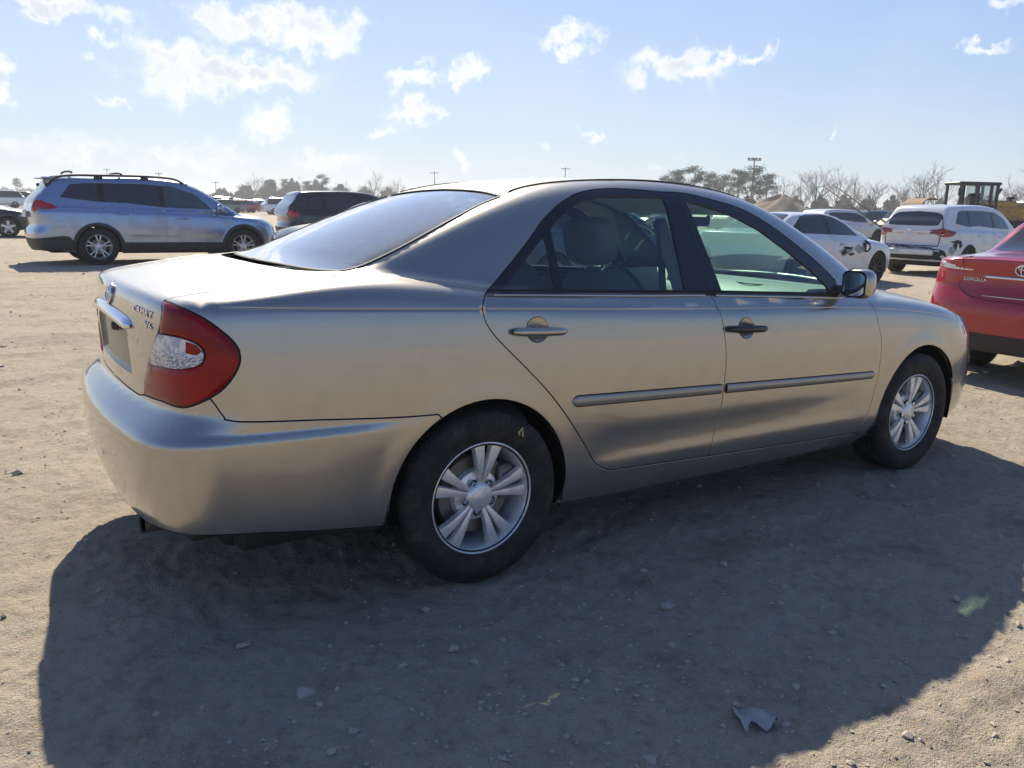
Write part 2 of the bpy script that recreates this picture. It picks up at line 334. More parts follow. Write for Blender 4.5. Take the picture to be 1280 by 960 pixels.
# ---------------------------------------------------------------- surface panels
def cr(pts,h=.03,dim=None):
    """Catmull-Rom through points, resampled about every h"""
    P=np.array(pts,float)
    if len(P)<3:
        n=max(1,int(np.ceil(np.linalg.norm(P[-1]-P[0])/h)));t=np.linspace(0,1,n+1)[:,None];return P[0]*(1-t)+P[-1]*t
    Q_=np.vstack([2*P[0]-P[1],P,2*P[-1]-P[-2]]);out=[]
    for i in range(1,len(P)):
        a,b,c,d=Q_[i-1],Q_[i],Q_[i+1],Q_[i+2];n=max(1,int(np.ceil(np.linalg.norm(c-b)/h)))
        for t in np.arange(n)/n:
            out.append(.5*((2*b)+(-a+c)*t+(2*a-5*b+4*c-d)*t*t+(-a+3*b-3*c+d)*t**3))
    out.append(P[-1]);return np.array(out)
def onF(F,P,d,h=.03,smooth=True):
    """control points P (3D, approx) -> dense polyline; projected on the surface along d"""
    C=cr(P,h) if smooth else np.concatenate([cr(P[i:i+2],h)[:-1 if i<len(P)-2 else None] for i in range(len(P)-1)])
    d=np.array(d,float);d/=np.linalg.norm(d)
    return solve(F,C+d*1.2,-d,L=2.4,n=120)
def basis2(d):
    d=np.array(d,float);d/=np.linalg.norm(d);e1=np.cross([0,0,1.],d)
    if np.linalg.norm(e1)<.1: e1=np.cross([1.,0,0],d)
    e1/=np.linalg.norm(e1);return d,e1,np.cross(d,e1)
def inside(P,E0,E1):
    r=np.zeros(len(P),bool)
    for a,b in zip(E0,E1):
        c=(a[1]>P[:,1])!=(b[1]>P[:,1])
        if a[1]!=b[1]: r^=c&(P[:,0]<(b[0]-a[0])*(P[:,1]-a[1])/(b[1]-a[1])+a[0])
    return r
def dist2(P,E0,E1):
    D=np.full(len(P),1e9);ab=E1-E0;L=(ab**2).sum(1)+1e-15
    for i in range(0,len(P),4000):
        q=P[i:i+4000,None]-E0[None];t=np.clip((q*ab).sum(2)/L,0,1);D[i:i+4000]=np.sqrt((((q-t[...,None]*ab)**2).sum(2)).min(1))
    return D
def inset2(L,k):
    A=0.5*np.sum(L[:,0]*np.roll(L[:,1],-1)-np.roll(L[:,0],-1)*L[:,1])
    s=1 if A>0 else -1
    a=L-np.roll(L,1,0);b=np.roll(L,-1,0)-L
    a/=np.linalg.norm(a,axis=1,keepdims=True)+1e-12;b/=np.linalg.norm(b,axis=1,keepdims=True)+1e-12
    n=np.stack([-(a[:,1]+b[:,1]),a[:,0]+b[:,0]],1);ln=np.linalg.norm(n,axis=1,keepdims=True)
    n=n/(ln+1e-9);m=1/np.maximum(np.abs((n*np.stack([-a[:,1],a[:,0]],1)).sum(1)),.5)
    return L+s*k*n*m[:,None]
def dedupe(P,e=.002):
    out=[P[0]]
    for p in P[1:]:
        if np.linalg.norm(p-out[-1])>e: out.append(p)
    if np.linalg.norm(out[-1]-out[0])<=e: out.pop()
    return np.array(out)
def panel(F,loops,d,h=.03,inset=.002,off=0.,bevel=0.,rim=.014,lines=(),mb=None,mi=0,mir=False,edge_mi=None,bulge=None,autonorm=False,sym=False):
    """trimmed surface patch of F; loops[0] outer outline, others holes (3D points)"""
    mb=mb or MB();d,e1,e2=basis2(d);to2=lambda P:np.stack([P@e1,P@e2],1)
    L2=[];
    for k,lp in enumerate(loops):
        lp=np.asarray(lp);lp=dedupe(lp[~np.isnan(lp).any(1)]);l=to2(lp)
        l_=inset2(l,inset if k==0 else -inset) if inset else l
        if sym: q=np.abs(lp[:,1])<1e-4;l_[q]=l[q]
        L2.append(l_)
    E0=np.concatenate(L2);E1=np.concatenate([np.roll(l,-1,0) for l in L2])
    edges=[];o=0
    for l in L2: edges+=[(o+i,o+(i+1)%len(l)) for i in range(len(l))];o+=len(l)
    nb=o
    mn,mx=L2[0].min(0),L2[0].max(0)
    gx=np.arange(mn[0],mx[0],h);gy=np.arange(mn[1],mx[1],h*.87);G=np.array([(x+(.5*h if j%2 else 0),y) for j,y in enumerate(gy) for x in gx])
    if len(G):
        G=G[inside(G,E0,E1)]
        if len(G): G=G[dist2(G,E0,E1)>h*.45]
    extra=[];ee=[]
    for ln in lines:
        q=to2(np.asarray(ln));ok=inside(q,E0,E1);ok&=dist2(q,E0,E1)>.004;q=q[ok]
        if len(q)>1:
            k=nb+sum(len(x) for x in extra);extra.append(q)
            ee+=[(k+i,k+i+1) for i in range(len(q)-1) if np.linalg.norm(q[i]-q[i+1])<.1]
    if extra and len(G):
        X=np.concatenate(extra);keep=np.ones(len(G),bool)
        for i in range(0,len(G),4000): keep[i:i+4000]=np.sqrt(((G[i:i+4000,None]-X[None])**2).sum(2)).min(1)>h*.35
        G=G[keep]
    P2=np.concatenate([E0]+extra+([G] if len(G) else []))
    r=delaunay_2d_cdt([Vector(p) for p in P2.tolist()],edges+ee,[],0,1e-6)
    V2=np.array([tuple(v) for v in r[0]]);Fs=np.array([f for f in r[2] if len(f)==3])
    cen=V2[Fs].mean(1);Fs=Fs[inside(cen,E0,E1)]
    used=np.unique(Fs);mp=-np.ones(len(V2),int);mp[used]=np.arange(len(used));V2=V2[used];Fs=mp[Fs]
    O=V2[:,:1]*e1+V2[:,1:]*e2+d*0
    # shift the start to a plane outside of everything
    base=np.nanmax(np.concatenate([np.asarray(l) for l in loops])@d)+.25
    P=solve(F,O+d*base,-d,L=2.2,n=110)
    bad=np.isnan(P).any(1)
    if bad.any():
        good=np.where(~bad)[0]
        for i in np.where(bad)[0]:
            j=good[np.argmin(((V2[good]-V2[i])**2).sum(1))];P[i]=P[j]+(V2[i]-V2[j])@np.array([e1,e2])
    N=grad(F,P);P0=P.copy()
    if off or bevel or bulge is not None:
        D=dist2(V2,E0,E1);q=np.ones(len(P)) if bevel<=0 else np.sqrt(np.clip(1-(1-np.clip(D/bevel,0,1))**2,0,1))
        hgt=off*q
        if bulge is not None: hgt=hgt+bulge(P,D)
        P=P+N*hgt[:,None]
    if sym: q=np.abs(P[:,1])<4e-3;P[q,1]=0;N[q,1]=0;N/=np.linalg.norm(N,axis=1,keepdims=True)
    # face orientation
    a,b,c=P[Fs[:,0]],P[Fs[:,1]],P[Fs[:,2]];fn=np.cross(b-a,c-a);fl=(fn*N[Fs[:,0]]).sum(1)<0;Fs[fl]=Fs[fl][:,::-1]
    if bevel or autonorm or bulge is not None:
        a,b,c=P[Fs[:,0]],P[Fs[:,1]],P[Fs[:,2]];fn=np.cross(b-a,c-a);N2=np.zeros_like(P)
        for i in range(3): np.add.at(N2,Fs[:,i],fn)
        N=N2/(np.linalg.norm(N2,axis=1,keepdims=True)+1e-12)
    mb.add(P,Fs.tolist(),mi,normals=N)
    if rim:
        # boundary edges
        cnt={}
        for f in Fs.tolist():
            for i in range(3):
                e=(f[i],f[(i+1)%3]);k=(min(e),max(e));cnt.setdefault(k,[]).append(e)
        be=[v[0] for v in cnt.values() if len(v)==1];be=[e for e in be if not(sym and abs(P[e[0],1])<1e-6 and abs(P[e[1],1])<1e-6)];idx=sorted({i for e in be for i in e});ii={v:i for i,v in enumerate(idx)}
        A=P[idx];Nn=grad(F,P0[idx]);B=A-Nn*rim;n=len(idx);T=np.zeros_like(A)
        for a_,b_ in be: t=P[b_]-P[a_];T[ii[a_]]+=t;T[ii[b_]]+=t
        W=np.cross(T,Nn);W/=np.linalg.norm(W,axis=1,keepdims=True)+1e-12
        C=A-Nn*.0015+W*.0012
        N1=(W+Nn);N1/=np.linalg.norm(N1,axis=1,keepdims=True)+1e-12
        V=np.concatenate([A,C,B+W*.0012])
        Fr=[];
        Fw=[]
        for a_,b_ in be:
            i,j=ii[a_],ii[b_];Fr.append((j,i,i+n,j+n));Fw.append((j+n,i+n,i+2*n,j+2*n))
        mb.add(V,Fr+Fw,mi,normals=np.concatenate([Nn,N1,W]))
        if edge_mi is not None: mb.m[-len(Fw):]=[edge_mi]*len(Fw)
    return mb
def strip(F,line,d,wid,mb=None,mi=0,off=-.012,rise=0):
    """ribbon following a surface line (seal inside a gap, thin trim)"""
    mb=mb or MB();L=np.asarray(line);L=L[~np.isnan(L).any(1)];N=grad(F,L);T=np.gradient(L,axis=0);S=np.cross(T,N);S/=np.linalg.norm(S,axis=1,keepdims=True)+1e-12
    C=L+N*off
    if rise: G=np.stack([C-S*wid/2,C-S*wid/2*.8+N*rise,C+S*wid/2*.8+N*rise,C+S*wid/2],1)
    else: G=np.stack([C-S*wid/2,C+S*wid/2],1)
    return mb.grid(G,mi,flip=False)
# ================================================================ sky
def sky():
    t=NT(w.node_tree);bg=t.n['Background'];bg.inputs[1].default_value=.088
    s=t.new('ShaderNodeTexSky',sky_type='NISHITA');s.sun_disc=False;s.sun_elevation=math.asin(SUN.z);s.sun_rotation=math.atan2(SUN.x,SUN.y)
    s.air_density=1.0;s.dust_density=.5;s.ozone_density=2.0;s.altitude=20
    g=t.new('ShaderNodeTexCoord');d=t.vm('NORMALIZE',g.outputs['Generated'])
    sp=t.new('ShaderNodeSeparateXYZ');t.put(sp.inputs[0],d)
    # flat cloud layer coordinates
    zz=t.math('ADD',t.math('MAXIMUM',sp.outputs[2],0.),.10)
    cx=t.math('DIVIDE',sp.outputs[0],zz);cy=t.math('DIVIDE',sp.outputs[1],zz)
    cv=t.new('ShaderNodeCombineXYZ');t.put(cv.inputs[0],cx);t.put(cv.inputs[1],cy)
    warp=t.noise(d,22,6,.62,out=1);warp=t.vm('SUBTRACT',warp,(.5,.5,.5))
    wsc=t.new('ShaderNodeVectorMath',operation='SCALE');t.put(wsc.inputs[0],warp);wsc.inputs[3].default_value=.10
    dw=t.vm('ADD',d,wsc.outputs[0])
    acc=None
    for (dx,sx,sz,amp) in CLOUDS:
        f=Vector(dx).normalized();r=f.cross(Vector((0,0,1))).normalized();u=r.cross(f)
        a=t.math('DIVIDE',t.vm('DOT_PRODUCT',dw,tuple(r),out=1),sx);b=t.math('DIVIDE',t.vm('DOT_PRODUCT',dw,tuple(u),out=1),sz)
        q=t.math('ADD',t.math('POWER',a,2.),t.math('POWER',b,2.));e=t.math('MULTIPLY',t.math('EXPONENT',t.math('MULTIPLY',q,-1.)),amp)
        fr=t.math('GREATER_THAN',t.vm('DOT_PRODUCT',d,tuple(f),out=1),.7);e=t.math('MULTIPLY',e,fr)
        acc=e if acc is None else t.math('MAXIMUM',acc,e)
    n=t.noise(d,34,7,.62);n2=t.noise(d,9,5,.6)
    val=t.math('ADD',acc,t.math('MULTIPLY',t.math('SUBTRACT',n,.5),.85))
    mask=t.mr(val,.24,.92)
    # thin high veil, denser low down
    veil=t.math('MULTIPLY',t.mr(n2,.35,.8),t.mr(sp.outputs[2],.45,.0))
    veil=t.math('MULTIPLY',veil,.24)
    gen=t.noise(cv.outputs[0],.55,7,.6);gm=t.math('MULTIPLY',t.mr(gen,.66,.76),t.mr(sp.outputs[2],.28,.42));mask=t.math('MAXIMUM',mask,t.math('MULTIPLY',gm,.8))
    fw=t.mr(t.vm('DOT_PRODUCT',d,(.34,.94,0.),out=1),-.1,1.);hz=t.math('MULTIPLY',t.mr(sp.outputs[2],.42,-.04),t.math('MULTIPLY_ADD',fw,.85,.15))
    sh=t.noise(t.vm('ADD',d,(0,0,.012)),26,5,.6);core=t.math('MULTIPLY',t.mr(sh,.38,.56),t.mr(val,.55,1.1));ccol=t.mix(core,(8.4,8.5,8.6),(5.7,6.2,6.9))
    base=t.mix(1.,s.outputs[0],(.80,.95,1.24),'MULTIPLY');bw=t.new('ShaderNodeRGBToBW');t.put(bw.inputs[0],base);fc_=t.math('DIVIDE',1.12,t.math('MULTIPLY_ADD',bw.outputs[0],.11,1.));base=t.vm('SCALE',base);base.node.inputs[3].default_value=1.;t.put(base.node.inputs[3],fc_);sky=t.mix(t.math('MULTIPLY',hz,.46),base,(6.6,7.3,7.9))
    glow=t.math('POWER',t.math('MAXIMUM',t.vm('DOT_PRODUCT',d,tuple(SUN),out=1),0.),5.);sky=t.mix(t.math('MULTIPLY',glow,.20),sky,(6.2,6.9,7.5))
    c=t.mix(veil,sky,(6.3,6.8,7.3));c=t.mix(t.math('MULTIPLY',mask,.95),c,ccol)
    t.put(bg.inputs[0],c)
def pxdir(px,py):
    d=_f+(px-640)/FPX*_r2-(py-480)/FPX*_u2;return tuple(d.normalized())
CLOUDS=[]
for (px,py,wx,wy,a) in [(340,28,85,20,1.15),(420,40,30,18,.9),(262,22,28,14,.9),(230,72,45,22,1.),(300,92,100,20,1.05),(230,105,50,20,.9),(385,98,32,10,.8),(45,8,60,14,1.1),(155,25,28,16,.75),(130,62,20,9,.7),(5,85,14,16,.8),(8,118,14,10,.8),(345,160,36,20,.85),(125,132,24,7,.6),(520,96,34,12,.9),(578,85,24,14,.95),(530,72,14,8,.6),(518,142,36,14,.9),(482,165,26,9,.7),(585,200,18,10,.7),(706,50,34,13,1.05),(728,90,12,6,.5),(850,78,60,18,1.1),(905,68,30,11,.9),(945,62,16,7,.8),(683,188,15,8,.65),(738,170,14,6,.6),(820,200,30,8,.5),(1033,160,9,5,.6),(1235,60,22,7,.75),(1270,5,16,8,.6),(60,185,120,16,.55),(250,195,110,18,.6),(420,205,90,14,.55)]:
    CLOUDS.append((pxdir(px,py),wx*1.12/FPX,wy*1.2/FPX,a*.98))
sky()
# ================================================================ ground
_VT={}
def vnoise(X,Y,sc,seed):
    if seed not in _VT: _VT[seed]=np.random.RandomState(seed).rand(256,256)
    T=_VT[seed];x=X*sc;y=Y*sc;xi=np.floor(x).astype(int);yi=np.floor(y).astype(int);fx=x-xi;fy=y-yi
    fx=fx*fx*(3-2*fx);fy=fy*fy*(3-2*fy);g=lambda a,b:T[a%256,b%256]
    return (g(xi,yi)*(1-fx)+g(xi+1,yi)*fx)*(1-fy)+(g(xi,yi+1)*(1-fx)+g(xi+1,yi+1)*fx)*fy-.5
TRACKS=[(-3,-4.2,8,-3.0,.11),(-6,1.6,9,3.4,.12),(-2.2,-4,-3.6,9,.11),(-8,5.2,14,5.9,.13),(2.5,-4,12,1.8,.12),(-10,9,30,11,.15)]
def gh(X,Y):
    """ground relief in metres"""
    h=0*X
    for sc,a,sd in ((.35,.02,1),(1.1,.014,2),(3.1,.014,3),(7.3,.012,4),(15.7,.010,5),(33.,.010,6),(60.,.008,7)): h=h+a*vnoise(X+sd*7.3,Y-sd*3.1,sc,sd)
    rdg=vnoise(X*.35+Y*.1,Y*1.6-X*.3,3.2,11);h=h+.008*np.maximum(rdg,0)*2
    for (x0_,y0_,x1_,y1_,wd) in TRACKS:
        L=math.hypot(x1_-x0_,y1_-y0_);ux,uy=(x1_-x0_)/L,(y1_-y0_)/L;d=(X-x0_)*-uy+(Y-y0_)*ux+.10*np.sin(((X-x0_)*ux+(Y-y0_)*uy)*.35);s_=(X-x0_)*ux+(Y-y0_)*uy
        for o_ in (0,1.5):
            q=np.abs(d-o_);h=h-.016*np.clip(1-(q/wd)**4,0,1)*(.6+.8*vnoise(X,Y,.7,31))+.012*np.exp(-((q-wd*1.25)/.035)**2)*(.7+vnoise(X,Y,3,32))
            h=h+.004*np.clip(1-(q/wd)**4,0,1)*np.sign(np.sin(s_*70+40*q))*(vnoise(X,Y,1.1,33)>-.05)
    c=vnoise(X,Y,24,12);h=h+.014*np.clip(c-.22,0,1)*3*np.clip(vnoise(X,Y,1.3,13)+.35,0,1)
    return h-.006
def ground():
    def fn(t,b):
        v=tc(t,'Object');n1=t.noise(v,.35,5,.6);n2=t.noise(v,2.3,6,.65);n3=t.noise(v,18,6,.7);n4=t.noise(v,95,4,.7)
        c=t.mix(t.mr(n1,.3,.7),(.53,.445,.325),(.46,.39,.29))
        c=t.mix(t.mr(n2,.50,.72),c,(.33,.27,.20))
        c=t.mix(t.math('MULTIPLY',t.mr(n3,.48,.70),.55),c,(.27,.22,.165))
        c=t.mix(t.math('MULTIPLY',t.mr(n3,.48,.30),.45),c,(.58,.50,.40))
        vo=t.new('ShaderNodeTexVoronoi');t.put(vo.inputs['Vector'],v);vo.inputs['Scale'].default_value=55
        peb=t.mr(vo.outputs['Distance'],.32,.18);pm=t.math('MULTIPLY',peb,t.mr(n2,.45,.6))
        c=t.mix(t.math('MULTIPLY',pm,.5),c,vo.outputs['Color'],'SOFT_LIGHT')
        mpp=t.new('ShaderNodeMapping');t.put(mpp.inputs[0],v);mpp.inputs['Scale'].default_value=(.22,1.5,1);mpp.inputs['Rotation'].default_value=(0,0,.25)
        n6=t.noise(mpp.outputs[0],1.6,4,.6);c=t.mix(t.math('MULTIPLY',t.mr(n6,.52,.70),.35),c,(.29,.24,.18));c=t.mix(t.math('MULTIPLY',t.mr(n6,.46,.32),.35),c,(.55,.47,.37))
        n7=t.noise(v,240,2,.6);c=t.mix(t.math('MULTIPLY',t.mr(n7,.55,.75),.4),c,(.16,.13,.10));c=t.mix(t.math('MULTIPLY',t.mr(n7,.42,.28),.35),c,(.62,.56,.47))
        # darker worn patches like damp soil
        n5=t.noise(v,.8,4,.7);c=t.mix(t.math('MULTIPLY',t.mr(n5,.60,.75),.35),c,(.22,.175,.13))
        t.put(b.inputs['Base Color'],c)
        h=t.math('ADD',t.math('MULTIPLY',n3,1.),t.math('MULTIPLY',n4,.45))
        h=t.math('ADD',h,t.math('MULTIPLY',n7,.25));bn=t.bump(h,1.,.028);t.put(b.inputs['Normal'],t.bump(n2,.35,.05,bn))
    m=mat('dirt',(.4,.33,.25),.95,spec=.15,fn=fn)
    mb=MB()
    # graded grid: fine near the camera, coarse far away (radial)
    n=300;th=np.radians(np.concatenate([np.linspace(-14,118,560),np.linspace(118,346,90)[1:]]))
    r=np.concatenate([np.geomspace(.9,14,330),np.geomspace(14,5200,90)[1:]])
    Rr,T=np.meshgrid(r,th,indexing='ij');X=CAM[0]+Rr*np.cos(T);Y=CAM[1]+Rr*np.sin(T)
    Z=gh(X,Y)*np.clip(1.2-Rr/60,0,1)
    nr,nt=X.shape;V=np.stack([X,Y,Z],-1).reshape(-1,3);Fs=[]
    I=np.arange(nr-1)[:,None]*nt+np.arange(nt)[None];J=np.arange(nr-1)[:,None]*nt+(np.arange(nt)+1)[None]%nt
    Fs=np.stack([I,I+nt,J+nt,J],-1).reshape(-1,4).tolist();Fs.append(list(range(nt)))
    mb.add(V,Fs);mb.build('ground',[m],kind='structure')
    # loose stones
    rs=np.random.RandomState(5);st=MB();mt=mat('stone',(.42,.37,.31),.9,fn=lambda t,b:t.put(b.inputs['Base Color'],t.mix(t.new('ShaderNodeObjectInfo').outputs['Random'] if 0 else t.noise(tc(t),9,2),(.36,.30,.23),(.46,.40,.32))))
    base=np.array([(0,0,1),(.9,0,.35),(.3,.85,.3),(-.75,.5,.4),(-.7,-.55,.3),(.25,-.9,.35),(.7,.5,-.5),(-.3,.8,-.5),(-.9,0,-.5),(-.2,-.85,-.5),(.8,-.5,-.5)],float)
    fc=[(0,1,2),(0,2,3),(0,3,4),(0,4,5),(0,5,1),(1,6,2),(2,6,7),(2,7,3),(3,7,8),(3,8,4),(4,8,9),(4,9,5),(5,9,10),(5,10,1),(1,10,6)]
    n=34000;r_=1.5*np.exp(rs.rand(n)*2.6);a=np.radians(-12+rs.rand(n)*125);x=CAM[0]+r_*np.cos(a);y=CAM[1]+r_*np.sin(a)
    k=vnoise(x,y,1.1,21)+.25*rs.randn(n)>-.08;x,y,r_=x[k],y[k],r_[k];n=len(x);s=.0021*np.exp(rs.randn(n)*.62)*(1+.11*r_);s[::700]*=2;z=gh(x,y)+s*.15
    V=base[None]*(s[:,None,None]*(1+.35*rs.randn(n,11,3)))*[1,1,.6];q=rs.rand(n)*6.28;c_,s_=np.cos(q)[:,None],np.sin(q)[:,None]
    V=np.stack([V[...,0]*c_-V[...,1]*s_+x[:,None],V[...,0]*s_+V[...,1]*c_+y[:,None],V[...,2]+z[:,None]],-1)
    Fs=(np.array(fc)[None]+11*np.arange(n)[:,None,None]).reshape(-1,3).tolist();st.add(V.reshape(-1,3),Fs,smooth=False)
    st.build('gravel',[mt],kind='stuff')
ground()
# ================================================================ main car
def P3(*p): return np.array(p,float)
DS=(-.18,-1,.55);DREAR=(-1,-.75,.45);DT=(-1,0,1.0);UP=(0,0,1)
M_PAINT=paint('beige_metallic_paint',(.415,.392,.35),.86,.235,dirt=.06,flake=False,dust_sheen=.42,topcol=(.62,.55,.44))  # trunk and roof: dust and painted sun sheen share one pale tone
M_MOLD=mat('moulding_paint',(.39,.36,.305),.40,.45,coat=.4,crough=.2)
M_BLK=mat('black_trim',(.012,.012,.013),.35,coat=.2)
M_RUB=mat('rubber_seal',(.008,.008,.008),.7)
M_GAP=mat('gap_black',(.004,.004,.004),.9,spec=.1)
M_CHR=mat('chrome',(.75,.75,.76),.12,1.)
M_GS=glass('side_glass',(.66,.82,.76),.9,dust=.03)
M_GR=glass('rear_glass',(.46,.58,.57),1.15,dust=.15,rough=.01)
M_GW=glass('windscreen_glass',(.60,.86,.76),1.0,dust=.03)
def _red(t,b):
    v=tc(t);wv=t.new('ShaderNodeTexWave',wave_type='BANDS',bands_direction='Z');t.put(wv.inputs[0],v);wv.inputs['Scale'].default_value=38
    n=t.noise(v,9,4,.6);cc=t.mix(t.mr(n,.35,.65),(.20,.001,.002),(.36,.002,.003));t.put(b.inputs['Base Color'],t.mix(t.math('MULTIPLY',t.mr(wv.outputs[1],.3,.8),.35),cc,(.16,.001,.002)))
    t.put(b.inputs['Normal'],t.bump(wv.outputs[1],.03,.002))
M_RED=mat('red_lens',(.36,.006,.008),.12,coat=.28,fn=_red,spec=.2)
def _clr(t,b):
    v=tc(t);mp=t.new('ShaderNodeMapping');t.put(mp.inputs[0],v);mp.inputs['Scale'].default_value=(75,75,150)
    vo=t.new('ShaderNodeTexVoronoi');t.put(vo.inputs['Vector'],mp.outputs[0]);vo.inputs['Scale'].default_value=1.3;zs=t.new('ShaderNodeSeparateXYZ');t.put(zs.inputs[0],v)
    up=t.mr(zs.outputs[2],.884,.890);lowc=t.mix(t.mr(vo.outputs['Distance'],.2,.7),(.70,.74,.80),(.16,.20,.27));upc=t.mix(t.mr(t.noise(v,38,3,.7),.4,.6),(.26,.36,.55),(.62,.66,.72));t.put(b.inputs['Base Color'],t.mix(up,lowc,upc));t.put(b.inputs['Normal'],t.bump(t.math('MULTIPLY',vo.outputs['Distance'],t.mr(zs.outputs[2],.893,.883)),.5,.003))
M_CLR=mat('clear_lens',(.8,.82,.85),.08,.25,coat=1.,fn=_clr)
M_AMB=mat('amber_lens',(.55,.12,.02),.2,coat=1.)
M_LAMP=mat('headlamp_lens',(.62,.64,.66),.08,.5,coat=1.)
def _tyre(t,b):
    v=tc(t);n=t.noise(v,14,5,.7);s=t.new('ShaderNodeSeparateXYZ');t.put(s.inputs[0],v)
    t.put(b.inputs['Base Color'],t.mix(t.mr(n,.4,.8),(.018,.017,.016),(.07,.058,.045)))
    rad=t.math('SQRT',t.math('ADD',t.math('POWER',s.outputs[0],2.),t.math('POWER',s.outputs[2],2.)));an=t.math('ARCTAN2',s.outputs[2],s.outputs[0])
    ph=t.math('ADD',t.math('MULTIPLY',an,74.),t.math('MULTIPLY',t.math('ABSOLUTE',s.outputs[1]),60.));gv=t.mr(t.math('SINE',ph),.45,.8);gv=t.math('MULTIPLY',gv,t.mr(rad,.292,.300))
    letter=t.math('MULTIPLY',t.mr(t.math('SINE',t.math('MULTIPLY',an,40.)),.2,.5),t.math('MULTIPLY',t.mr(rad,.246,.249),t.mr(rad,.272,.269)));letter=t.math('MULTIPLY',letter,t.mr(t.math('SINE',t.math('MULTIPLY',an,3.)),.3,.5))
    hh=t.math('ADD',t.math('MULTIPLY',gv,-1.),t.math('MULTIPLY',letter,.12));rl_=t.math('MULTIPLY',t.math('SINE',t.math('MULTIPLY',rad,900.)),.02);hh=t.math('ADD',hh,rl_)
    t.put(b.inputs['Normal'],t.bump(hh,.8,.006))
M_TYRE=mat('tyre_rubber',(.02,.02,.02),.75,spec=.35,fn=_tyre)
def _rim(t,b):
    v=tc(t);n=t.noise(v,20,5,.7);t.put(b.inputs['Base Color'],t.mix(t.mr(n,.45,.8),(.80,.80,.80),(.45,.42,.38)));t.put(b.inputs['Roughness'],t.mr(n,.3,.8,.28,.5))
M_RIM=mat('alloy_silver',(.6,.6,.6),.3,.55,fn=_rim)
M_DISC=mat('brake_steel',(.22,.2,.19),.45,.8)
M_WELL=mat('wheel_well',(.010,.010,.010),.9,spec=.2)
M_UND=mat('underbody',(.03,.028,.026),.85)
def fabric(name,c):
    def fn(t,b):
        v=tc(t);t.put(b.inputs['Normal'],t.bump(t.noise(v,160,3),.25,.003));n=t.noise(v,5,4);t.put(b.inputs['Base Color'],t.mix(n,c,tuple(q*.7 for q in c)))
    return mat(name,c,.9,fn=fn,spec=.2)
M_SEAT=fabric('seat_fabric_taupe',(.17,.175,.175));M_LINE=fabric('headliner',(.42,.39,.34));M_DASH=mat('dash_plastic',(.36,.36,.31),.55);M_CARP=fabric('carpet',(.12,.11,.10))
M_PLD=mat('dark_plastic',(.03,.03,.032),.5)
M_MIR=mat('mirror_glass',(.85,.88,.88),.02,1.)

def circ(xc,zc,r,a0,a1,y=-.88,n=28):
    a=np.radians(np.linspace(a0,a1,n));return np.stack([xc+r*np.cos(a),np.full(n,y),zc+r*np.sin(a)],1)
def cat(*a): return np.concatenate([np.asarray(q,float) for q in a])

